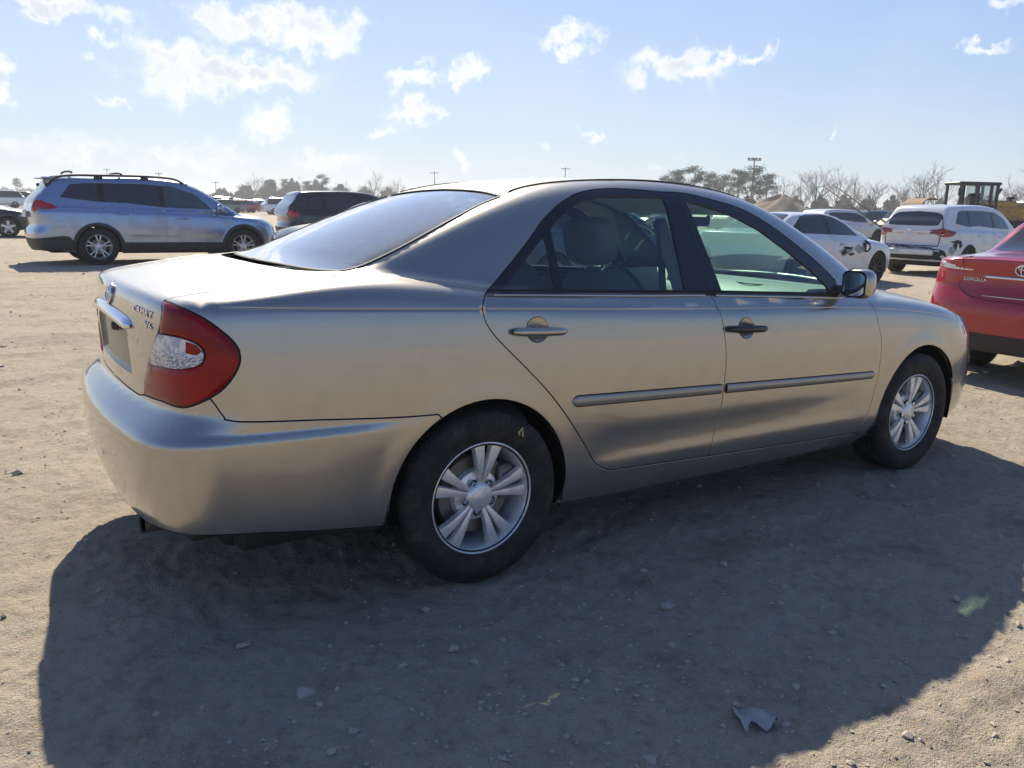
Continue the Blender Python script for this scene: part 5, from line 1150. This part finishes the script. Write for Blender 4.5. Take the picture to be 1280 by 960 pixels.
    build_vehicle('parked_suv',S,(31.6,20.9,0),R(-6),'white crossover with sloping roof parked behind the torn white sedan','suv',wp,Rt=.37,style='five',h=.08,clad=.42,wcol=bw,mirx=(2.35,1.12,1.02),head=[(3.15,-.86,.82),(3.5,-.74,.76),(3.66,-.56,.78),(3.3,-.80,.92)],**d)
    # white SUV seen from behind, wrecked bumper
    S,d=suv_args(-1.04,3.78,2.79,.95,1.70,1.10,1.18,rake=.32,ra=.40)
    r,F,b=build_vehicle('parked_suv',S,(18.6,8.2,0),R(2),'dirty white SUV with a smashed rear bumper facing away','suv',wp2,Rt=.375,style='five',h=.055,mirx=(2.3,1.14,1.05),wcol=bw,**d)
    x0=-1.04
    tlr=mat('dull_red_lens',(.26,.03,.035),.3,coat=.6)
    for sy in (1,-1):
        f=(lambda q:q) if sy==1 else (lambda q:q.mirror())
        q=projF(F,cr([(x0+.05,-.44,1.08),(x0+.10,-.66,1.09),(x0+.30,-.85,1.09),(x0+.42,-.90,1.08),(x0+.36,-.88,.98),(x0+.2,-.78,.93),(x0+.08,-.62,.96),(x0+.05,-.44,1.06)],.05))[:-1]
        f(panel(F,[q],(-1,-.8,.1),.05,inset=0,off=.006,rim=.015)).build('tail_light',[tlr],r)
        q=projF(F,cr([(x0+.05,-.50,1.03),(x0+.10,-.68,1.02),(x0+.16,-.74,.98),(x0+.08,-.6,.975),(x0+.05,-.50,1.02)],.05))[:-1]
        f(panel(F,[q],(-1,-.8,.1),.05,inset=0,off=.012,rim=.01)).build('reversing_light',[M_WL],r)
    # tailgate cut line, broken bumper beam, hanging trim, exposed side
    tg=MB()
    for s_ in (-1,1):
        g=projF(F,cr([(x0+.20,s_*.60,1.52),(x0+.13,s_*.70,1.2),(x0+.10,s_*.69,.95),(x0+.08,s_*.66,.72)],.05));tg.tube(g+grad(F,g)*.001,.010,5)
    g=projF(F,cr([(x0+.08,-.66,.72),(x0+.05,0,.70),(x0+.08,.66,.72)],.06));tg.tube(g,.012,5);tg.build('tailgate_gap',[M_GAP],r)
    MB().box((x0-.06,.02,.56),(.10,1.34,.13),bev=.02).build('bumper_beam',[mat('bare_metal',(.55,.56,.58),.4,.6)],r)
    MB().box((x0-.115,-.22,.57),(.012,.72,.09),bev=.004).build('impact_plate',[wp2],r)
    MB().box((x0-.112,.40,.57),(.01,.46,.085),bev=.004).build('foam_absorber',[mat('pale_blue_foam',(.42,.50,.62),.7)],r)
    for k,(y0,y1,z0,z1) in enumerate(((-.60,.62,.665,.70),(-.55,.5,.64,.655),(-.2,.66,.68,.665))):
        t=np.linspace(0,1,14);rs=np.random.RandomState(k);MB().tube(np.stack([x0-.02-.03*rs.rand(14),y0+(y1-y0)*t,z0+(z1-z0)*t+.012*rs.randn(14)],1),.012,5).build('bent_trim',[M_BLK if k!=1 else wp2],r)
    q=projF(F,cr([(x0+.06,.0,.66),(x0+.08,.62,.64),(x0+.2,.76,.6),(x0+.25,.75,.42),(x0+.1,.60,.40),(x0+.07,0,.40)],.08));u=panel(F,[cat(q,(q*[1,-1,1])[::-1])],(-1,0,0),.1,inset=0,off=.004,rim=.0).build('torn_bumper',[drk],r)
    for a in ((-.55,.82,.22,.05),(-.62,.70,.10,.12),(-.42,.74,.08,.07)): rip(F,r,a[0],a[1],a[2],a[3],drk,int(-a[0]*100),nm='torn_hole',dd=(-.3,-1,.1))
    rip(F,r,-.72,.62,.12,.10,scr,77,nm='torn_panel',dd=(-.3,-1,.1),off=.01)
    m=MB();m.lathe([(x0+.015,.035),(x0+.015,.045)],24,c=(0,0,1.06),axis='x');t=np.linspace(0,2*np.pi,25)
    m=MB();c0=solve(F,np.array([(-2.4,0,1.03)]),(1,0,0))[0]-[.008,0,0]
    for (a_,b_,dz) in ((.075,.05,0),(.024,.046,0),(.05,.018,.023)): m.tube([c0+[0,a_*math.cos(q),dz+b_*math.sin(q)] for q in t],.006,5,cap=False)
    m.build('emblem',[M_CHR],r)
    # red sedan close by on the right
    S,d=sedan_args(-1.02,3.64,2.70,.888,zr=1.455,base=.985)
    S.Xr=Sp(.15,-.90,.30,-.98,.45,-1.02,.60,-1.025,.68,-1.01,.74,-.985,.80,-.965,.9,-.955,1.0,-.975,1.05,-.985,1.12,-.98);S.kt=Sp(-1.02,.05,-.7,.09,0,.1,3.6,.1)
    rp=paint('red_paint',flake=False,ds=3.,col=(.36,.006,.012),metal=.2,rough=.22,dirt=.05,dirtcol=(.3,.15,.13),coat=1.)
    d['tail_']=[([(-.62,-.84,.96),(-.80,-.77,.98),(-.92,-.60,.965),(-.95,-.44,.935),(-.95,-.52,.86),(-.90,-.66,.80),(-.80,-.78,.80),(-.70,-.83,.86)],TL),([(-.72,-.82,.975),(-.86,-.70,.975),(-.95,-.50,.955),(-.965,-.36,.925),(-.95,-.47,.905),(-.88,-.68,.925),(-.76,-.80,.925)],M_WL)]
    def ang(L):
        P=[]
        for dg,z in L:
            v=np.array([math.cos(R(dg)),math.sin(R(dg)),0]);P.append(solve(S.F,np.array([[-.45,0,z]])+v*1.6,-v)[0])
        return [tuple(q) for q in P]
    d.pop('tail_');d['tail']=[(ang([(221,.895),(230,.915),(242,.93),(256,.945),(261,.91),(257,.84),(246,.795),(233,.80),(225,.84)]),TL),(ang([(214,.905),(221,.935),(232,.962),(246,.985),(258,.982),(257,.953),(242,.94),(230,.925),(221,.905)]),M_WL)]
    r,F,b=build_vehicle('parked_car',S,(6.52,-.03,0),R(0),'red sedan on the right edge with a black lower rear bumper','car',rp,style='many',spokes=9,h=.035,bumpz=.44,mirx=(2.0,1.03,.95),**d)
    sg=MB();P=lambda a:projF(F,cr(a,.03))
    lid=[P([(-.80,s*.50,1.055),(-.95,s*.52,1.03),(-.945,s*.50,.93),(-.93,s*.52,.80),(-.95,s*.42,.72),(-.97,s*.25,.69),(-.975,0,.685)]) for s in (-1,1)]
    for q in lid: sg.tube(q-grad(F,q)*.001,.003,6)
    sg.build('trunk_gap',[M_GAP],r)
    car_text(F,r,'COROLLA',.030,(-2.4,.485,.842),-.20,'model_lettering',M_CHR)
    car_text(F,r,'LE',.030,(-2.4,-.42,.845),-.06,'trim_lettering',M_CHR)
    c0=solve(F,np.array([(-2.4,0,.955)]),(1,0,0))[0]-[.008,0,0];m=MB()
    for (a_,b_,dz) in ((.062,.043,0),(.02,.040,0),(.042,.015,.02)): m.tube([c0+[0,a_*math.cos(q),dz+b_*math.sin(q)] for q in t],.0055,8,cap=False)
    m.build('emblem',[M_CHR],r)
    ys=np.linspace(-.30,.30,20);g=solve(F,np.stack([np.full(20,-2.4),ys,np.full(20,.885)],1),(1,0,0));m=MB();m.tube(g-[.006,0,0],.012,8);m.build('chrome_garnish',[M_CHR],r)
    g=solve(F,np.array([(-2.4,y,z) for y,z in ((-.29,.73),(-.29,.85),(.29,.85),(.29,.73))]),(1,0,0));g=onF(F,np.vstack([g,g[:1]]),(-1,0,0),.05,False)[:-1];panel(F,[g],(-1,0,0),.05,inset=0,off=.004,rim=.01).build('number_plate_holder',[rp],r)
    MB().tube([tuple(g[0]-[.012,0,0]),tuple(solve(F,np.array([(-2.4,0,.73)]),(1,0,0))[0]-[.012,0,0]),(g[0][0]-.012,.29,.73)],.004,6).build('plate_rail',[M_CHR],r)
    ss=MB();q=P([(-.80,.80,.62),(-.90,.72,.615),(-1.0,.5,.61),(-1.02,0,.61)]);
    for s in (-1,1): MB().box((-1.0,s*.62,.47),(.02,.10,.03),bev=.008).build('rear_reflector',[TL],r)
    return out
vehicles()
# ================================================================ surroundings
def at(px,depth,z=0.):
    px=float(px);depth=float(depth)
    d=_f+(px-640)/FPX*_r2-(260-480)/FPX*_u2;p=Vector(CAM)+d*depth;return np.array([p.x,p.y,z])
def hy(px): return 243+ (px/1280)*33.5
def zat(px,y,depth): return 1.34+(hy(px)-y)*depth/FPX
M_BARK=mat('bark',(.13,.11,.095),.9);M_TWIG=mat('twigs',(.17,.145,.125),.9)
M_PINE=mat('pine_needles',(.055,.085,.035),.8,fn=lambda t,b:t.put(b.inputs['Base Color'],t.mix(t.noise(tc(t),.9,3),(.05,.07,.035),(.12,.14,.07))))
M_BRUSH=mat('brush',(.14,.12,.085),.9,fn=lambda t,b:t.put(b.inputs['Base Color'],t.mix(t.mr(t.noise(tc(t),.12,4,.7),.35,.65),(.15,.12,.09),(.07,.085,.045))))
def quads(m,P,s,rs,mi=0):
    n=len(P);a=rs.randn(n,3);a/=np.linalg.norm(a,axis=1,keepdims=True);b=np.cross(a,rs.randn(n,3));b/=np.linalg.norm(b,axis=1,keepdims=True)
    s=np.broadcast_to(s,(n,))[:,None];V=np.stack([P-a*s,P+b*s*.5,P+a*s,P-b*s*.5],1).reshape(-1,3);F_=np.arange(4*n).reshape(-1,4).tolist();m.add(V,F_,mi)
def bare_mesh(seed,h):
    rs=np.random.RandomState(seed);tr=MB();cw=MB();tr.tube([(0,0,-.2),(.05*h*.1,0,h*.2),(.02*h,.01*h,h*.42)],[h*.020,h*.015,h*.011],6)
    def grow(p,d,L,r,lev,m):
        n=3;pts=[p]
        for i in range(n):
            d=d+rs.randn(3)*.13+np.array([0,0,.06]);d/=np.linalg.norm(d);pts.append(pts[-1]+d*L/n)
        m.tube(pts,np.linspace(r,r*.45,n+1),4 if lev>1 else 3,cap=False)
        if lev<5:
            for k in range(3 if lev<4 else 3):
                t=rs.rand()*.75+.25;q=pts[0]+(pts[-1]-pts[0])*t;e=d+rs.randn(3)*.62;e[2]=abs(e[2])*.6+.35;e/=np.linalg.norm(e);grow(q,e,L*(.55+.2*rs.rand()),r*.5,lev+1,m)
    for k in range(8):
        z=h*(.16+.26*rs.rand());a=rs.rand()*6.28;d=np.array([math.cos(a)*.7,math.sin(a)*.7,.9]);d/=np.linalg.norm(d);grow(np.array([.02*h*z/h,0,z]),d,h*.30,h*.008,1,cw)
    grow(np.array([.02*h,.01*h,h*.4]),np.array([0,0,1.]),h*.34,h*.011,1,cw)
    return tr.mesh('trunk',M_BARK),cw.mesh('crown',M_TWIG)
def pine_mesh(seed,h):
    rs=np.random.RandomState(seed);tr=MB();tr.tube([(0,0,-.2),(0,0,h*.5),(.02*h,0,h*.96)],[h*.018,h*.013,h*.004],6);cw=MB()
    for k in range(26):
        z=h*(.30+.68*rs.rand()**.8);rr=h*.20*(1.15-abs(z/h-.62)*1.5)*(.35+.65*rs.rand());a=rs.rand()*6.28;c=np.array([rr*math.cos(a),rr*math.sin(a),z])
        cw.tube([(0,0,z-.06*h),tuple(c)],[h*.004,h*.002],3,mi=1,cap=False);n=150;q=rs.randn(n,3)*[.052*h,.052*h,.028*h]+c;quads(cw,q,h*.013*(.6+.8*rs.rand(n)),rs)
    return tr.mesh('trunk',M_BARK),cw.mesh('crown',[M_PINE,M_BARK])
def plant(ms,name,px,depth,ytop,label,group,h0=10.,rz=0):
    h=zat(px,ytop,depth);r=empty(name,tuple(at(px,depth)),rz,label,'tree',group);s=h/h0
    for m_,n_ in zip(ms,('trunk','crown')):
        o=bpy.data.objects.new(n_,m_);COL.objects.link(o);o.parent=r
    r.scale=(s,s,s);return r
def surroundings():
    rs=np.random.RandomState(9)
    B=[bare_mesh(i,10.) for i in (3,8,15)];Pn=[pine_mesh(i,10.) for i in (1,2)]
    k=0
    for px,dp,yt in ((1018,118,199),(1046,125,211),(1068,135,222),(1088,125,219),(1000,140,222),(975,150,225),(1133,130,222),(1155,105,206),(1172,112,214),(1120,150,232),(1262,110,222),(1285,100,216),(1300,120,222),(1240,150,236),(990,170,236),(1205,150,240)):
        plant(B[k%3],'bare_tree',px,dp,yt,'leafless winter tree behind the white cars and the yellow loader on the right','leafless trees on the right',rz=k*1.3);k+=1
    for px,dp,yt in ((845,150,214),(866,145,211),(887,155,218),(903,150,221),(921,140,214),(940,135,211),(957,145,219),(832,165,222)):
        plant(Pn[k%2],'pine_tree',px,dp,yt,'dark green pine tree beyond the roof of the beige sedan','pine trees beyond the beige roof',rz=k*2.1);k+=1
    for px in (306,318,330,362,372,392,410,418,432,446,455,464,480,487,497,352):
        plant(B[k%3],'bare_tree',px+rs.rand()*4,235+rs.rand()*25,(222+rs.rand()*9) if px not in (464,318) else 218,'bare tree in the distant tree line left of the beige roof','bare trees in the left tree line',rz=k*1.1);k+=1
    for px in (340,357,385,404,24):
        plant(Pn[k%2],'pine_tree',px,240 if px>100 else 300,220+rs.rand()*8 if px>100 else 224,'small dark evergreen in the distant tree line on the left','evergreens in the left tree line',rz=k*2.3);k+=1
    # brush masses
    def mass(px0,px1,dp,yt,n,s,name,mt,seed):
        rs=np.random.RandomState(seed);m=MB();px=px0+(px1-px0)*rs.rand(n);w_=np.interp(px,*zip(*yt));P=[]
        for p,yy in zip(px,w_):
            h=zat(p,yy,dp)*(.75+.25*math.sin(p*.21)+.1*math.sin(p*.83));q=at(p,dp+rs.randn()*6);q[2]=max(.1,h)*rs.rand()**.6;P.append(q)
        quads(m,np.array(P),s*(.5+rs.rand(n)),rs);m.build(name,[mt],kind='stuff')
    mass(225,520,262,[(225,246),(300,236),(340,228),(400,230),(450,238),(520,241)],11000,.9,'brush',M_BRUSH,1)
    mass(800,1300,165,[(800,246),(960,250),(1060,247),(1180,252),(1300,246)],14000,.55,'brush',M_BRUSH,2)
    mass(-120,330,520,[(-120,238),(0,238),(60,240),(200,242),(330,246)],7000,2.2,'brush',mat('far_brush',(.10,.10,.095),.9),3)
    mass(500,830,420,[(500,248),(830,256)],6000,2.,'brush',MATS['far_brush'],4)
    # dirt mound
    m=MB();c=at(975,125);n=28;G=[]
    for i in range(n):
        r_=9.*i/(n-1);G.append([(c[0]+r_*math.cos(t)*1.5,c[1]+r_*math.sin(t),4.0*math.exp(-(r_/4.6)**2)*(1+.10*math.sin(3*t+1))-.06+.12*math.sin(t*9+r_*2)*(r_>.5)) for t in np.linspace(0,2*np.pi,40)])
    m.grid(np.array(G));m.build('dirt_mound',[mat('brown_soil',(.20,.15,.10),.95)],kind='structure')
    # light and power poles
    for px,dp,yt,lb in ((938,140,200,'tall light pole rising above the pine trees'),(705,200,211,'thin pole with crossarm above the middle of the beige roof'),(543,220,216,'thin pole with crossarm above the rear window of the beige sedan'),(201,240,217,'faint pole above the roof rails of the blue SUV'),(271,250,228,'short faint pole above the blue SUV\'s hood'),(137,260,212,'faint pole above the rear of the blue SUV')):
        h=zat(px,yt,dp);r=empty('utility_pole',tuple(at(px,dp)),YAW+1.57,lb,'pole');MB().tube([(0,0,-.1),(0,0,h)],[.16,.10],6).build('pole_shaft',[M_BARK],r)
        MB().box((0,0,h-.35),(2.2,.16,.16)).build('crossarm',[M_BARK],r)
        if px==938:
            for q in (-.9,-.3,.3,.9): MB().box((q,0,h-.1),(.42,.3,.28),bev=.05).build('lamp_head',[M_CLAD],r)
    # far parked cars, low detail
    def lowcar(kind,col):
        m=MB();suv=kind==1;H=1.72 if suv else 1.45;bl=1.05 if suv else .95
        st=[(-1.0,.72,bl-.1,0),(-.85,.84,bl,.05),(-.62,.88,bl,.25 if suv else .08),(-.35,.9,bl,(H-bl)*.96 if suv else .12),(.1,.9,bl,(H-bl) if suv else (H-bl)*.75),(.7,.9,bl,H-bl),(1.4,.9,bl,(H-bl)*.97),(1.75,.9,bl,(H-bl)*.80),(2.35,.9,bl-.03,.08),(2.9,.88,bl-.09,.03),(3.4,.82,bl-.2,.02),(3.68,.70,bl-.35,0)]
        G=[];
        for x,w,b,g in st:
            wg=w-.10-.22*(g/(H-bl));G.append([(x,-w*.93,.25),(x,-w,.45),(x,-w*.98,b-.12),(x,-w*.92,b),(x,-wg,b+g*.93),(x,-wg*.8,b+g),(x,wg*.8,b+g),(x,wg,b+g*.93),(x,w*.92,b),(x,w*.98,b-.12),(x,w,.45),(x,w*.93,.25)])
        G=np.array(G);k=0
        V=G.reshape(-1,3);Fs=[];M_=[]
        for i in range(len(st)-1):
            for j in range(11):
                Fs.append((i*12+j,i*12+j+1,(i+1)*12+j+1,(i+1)*12+j));g=max(st[i][3],st[i+1][3]);gm=min(st[i][3],st[i+1][3])
                win=(j in (3,7) and gm>.1) or (j in (4,5,6) and g>.3 and abs(st[i][3]-st[i+1][3])>.18)
                M_.append(1 if win else 0)
        Fs+=[tuple(range(12))[::-1],tuple((len(st)-1)*12+j for j in range(12))];M_+=[0,0]
        m.add(V,Fs);m.m=M_;m.sm=[False]*len(Fs)
        for x in (0,2.75):
            for s in (-1,1): m.lathe([(s*.70,0),(s*.70,.33),(s*.90,.33),(s*.90,.2),(s*.88,0)],12,2,c=(x,0,.33),flip=s>0)
        return m.mesh('far_car_mesh',[col,M_TINT,M_TYRE])
    cols=[('white',(.72,.72,.73)),('silver',(.45,.46,.47)),('black',(.02,.02,.022)),('grey',(.16,.165,.17)),('red',(.28,.02,.025)),('blue',(.04,.08,.20)),('beige',(.38,.33,.26))]
    LC={(k,i):lowcar(k,mat('far_paint_'+n,c,.25,.3,coat=1.)) for k in (0,1) for i,(n,c) in enumerate(cols)}
    pick=[0,0,0,1,1,2,2,3,3,4,5,6];zones=[(-30,350,(84,94,106,120,136,155,175),'row of parked cars far off on the left','far parked cars on the left','on the left'),(520,960,(60,75,95),'','far parked cars beyond the beige sedan','beyond the beige sedan'),(1090,1145,(48,),'','far parked cars on the right','behind the white crossover')]
    nm=['sedan','SUV']
    for a,b,dps,_,grp,where in zones:
        for dp in dps:
            px=a+rs.rand()*10
            while px<b:
                kd=int(rs.rand()<.45);ci=pick[rs.randint(len(pick))];o=bpy.data.objects.new('far_car',LC[(kd,ci)]);COL.objects.link(o);p=at(px,dp);o.location=tuple(p);o.rotation_euler=(0,0,(R(4)*rs.randn()+(math.pi if rs.rand()<.3 else 0)))
                tag(o,'small far %s %s among the rows of parked cars %s'%(cols[ci][0],nm[kd],where),'car',grp);px+=(5.6+1.2*rs.rand()) *FPX/dp*.60
    # wheel loader
    yl=mat('loader_yellow',(.42,.24,.04),.5,fn=lambda t,b:t.put(b.inputs['Base Color'],t.mix(t.mr(t.noise(tc(t),3,4,.7),.4,.7),(.46,.26,.04),(.22,.14,.06))))
    dp=34.;r=empty('wheel_loader',tuple(at(1212,dp)),math.atan2(_r2.y,_r2.x),'yellow wheel loader with black cab standing behind the white smashed SUV','loader')
    px=lambda p:(p-1212)*dp/FPX
    body=MB();body.box((px(1260),0,1.45),(px(1290)-px(1228),1.3,1.0),bev=.12);body.box((px(1240),0,1.95),(px(1262)-px(1216),1.15,.35),bev=.1);body.box((0,0,1.1),(2.2,1.2,.6),bev=.1);body.build('hood',[yl],r)
    MB().box((px(1282),0,1.65),(.30,1.35,1.0),bev=.08).build('radiator',[M_PLD],r)
    cb=MB();zt=zat(1212,231,dp);w_=px(1236)-px(1188)
    cb.box((0,0,zt),(w_+.15,1.25,.12),bev=.04)
    for x in (-w_/2+.05,-.05,w_/2-.30,w_/2-.05):
        for y in (-.55,.55): cb.box((x,y,(zt+1.6)/2),(.09,.09,zt-1.6))
    cb.box((.1,0,1.75),(w_*.8,1.45,.35),bev=.05);cb.box((.15,0,2.05),(.5,.5,.7),bev=.1);cb.build('cab',[M_PLD],r)
    for y in (-.56,.56): MB().box((w_/2-.17,y,2.35),(.24,.015,.75)).build('cab_window',[glass('cab_glass',(.72,.76,.76))],r);MB().box((.32,y,2.35),(.5,.015,.75)).build('cab_window',[glass('cab_glass',(.72,.76,.76))],r)
    MB().tube([(px(1247),.2,1.9),(px(1247),.2,2.35),(px(1252),.2,2.62)],[.07,.07,.06],8).build('exhaust_pipe',[M_PLD],r)
    MB().lathe([(2.0,.05),(2.18,.05),(2.2,.16),(2.28,.16),(2.3,0)],12,c=(px(1258),-.2,0),axis='z').build('air_intake',[M_PLD],r)
    MB().box((-w_/2-.1,-.75,zt-.35),(.1,.06,.3)).build('side_mirror',[M_PLD],r)
    for x in (-1.2,1.45):
        for y in (-.95,.95):
            m=MB();m.lathe([(-.22,.3),(-.24,.5),(-.2,.68),(.2,.68),(.24,.5),(.22,.3)],28,c=(x,y,.68),flip=True);m.lathe([(-.2,0),(-.1,.12),(-.2,.33),(.2,.33),(.1,.12),(.2,0)],20,1,c=(x,y,.68));m.build('wheel',[M_TYRE,yl],r)
    m=MB()
    for y in (-.45,.45): m.tube([(-.7,y,1.6),(-1.5,y,1.75),(-1.85,y,1.6)],.12,6)
    m.build('boom_arm',[yl],r)
    bk=MB();t=np.linspace(-.6,2.2,12);G=np.array([[(-2.0-.40*math.cos(a),y,1.75+.40*math.sin(a)) for y in (-.85,.85)] for a in t]);bk.grid(G);bk.grid(G*[1,1,1]+[.04,0,0],flip=True);bk.build('bucket',[mat('rusty_bucket',(.22,.13,.07),.8)],r)
    # two long slanted bars
    for (a,b,za,zb_) in ((1030,1116,236,292),(1042,1124,234,288)):
        p=at(a,37,zat(a,za,37));q=at(b,34,zat(b,zb_,34));MB().tube([p,q],.032,6).build('steel_bar',[M_BARK],label=('lower' if a==1030 else 'upper')+' of two long slanted bars above the white crossover',cat='bar')
    # brown wreck between the white cars
    o=bpy.data.objects.new('far_car',lowcar(1,mat('brown_paint',(.10,.065,.05),.6)));COL.objects.link(o);o.location=tuple(at(1128,44));o.rotation_euler=(0,0,R(-20));tag(o,'dull brown vehicle between the white crossover and the smashed white SUV','car')
    # litter
    m=MB();n=9;rs=np.random.RandomState(4);c=onplane_g(945,903);G=np.zeros((n,n,3))
    for i in range(n):
        for j in range(n):
            u,v=i/(n-1)-.5,j/(n-1)-.5;x=.13*u*(1-.5*abs(v));y=.085*v*(1-.9*u)*(1+.5*math.sin(7*u));G[i,j]=(c[0]+x*.8+y*.5,c[1]-x*.5+y*.8,.012+.012*rs.rand()+.01*math.sin(9*u+5*v))
    m.grid(G);m.build('plastic_scrap',[mat('dirty_plastic',(.38,.36,.32),.6)],label='crumpled grey plastic scrap lying in the shadow near the front',cat='litter')
    for i,(px_,py_,s) in enumerate(((20,592,.025),(303,808,.02),(566,812,.02),(938,690,.02),(985,530,.025))):
        c=onplane_g(px_,py_);rs=np.random.RandomState(i);t=rs.randn(14,3);t/=np.linalg.norm(t,axis=1,keepdims=True)
        import bmesh;bm=bmesh.new()
        for q in t*[s*1.2,s*.9,s*.5]: bm.verts.new(q)
        bmesh.ops.convex_hull(bm,input=bm.verts);me=bpy.data.meshes.new('clod');bm.to_mesh(me);bm.free();me.materials.append(MATS['stone']);o=bpy.data.objects.new('clod',me);COL.objects.link(o);o.location=(c[0],c[1],s*.25)
        tag(o,'small clod of dry dirt lying on the ground around the beige sedan','clod','dirt clods on the ground')
def onplane_g(px,py):
    px=float(px);py=float(py)
    d=_f+(px-640)/FPX*_r2-(py-480)/FPX*_u2;t=-CAM[2]/d.z;return CAM+np.array(d)*t
surroundings()

def haze():
    m=bpy.data.materials.new('haze');m.use_nodes=True;t=NT(m.node_tree);t.n.remove(t.n['Principled BSDF']);v=t.new('ShaderNodeVolumePrincipled');v.inputs['Color'].default_value=(.93,.96,1,1);v.inputs['Density'].default_value=.0009;v.inputs['Anisotropy'].default_value=.3
    t.l.new(v.outputs[0],t.n['Material Output'].inputs['Volume']);h=MB();h.box((0,200,8.6),(3000,3000,19.6));h.build('haze',[m],kind='stuff')
haze()
HERO,HS=hero()
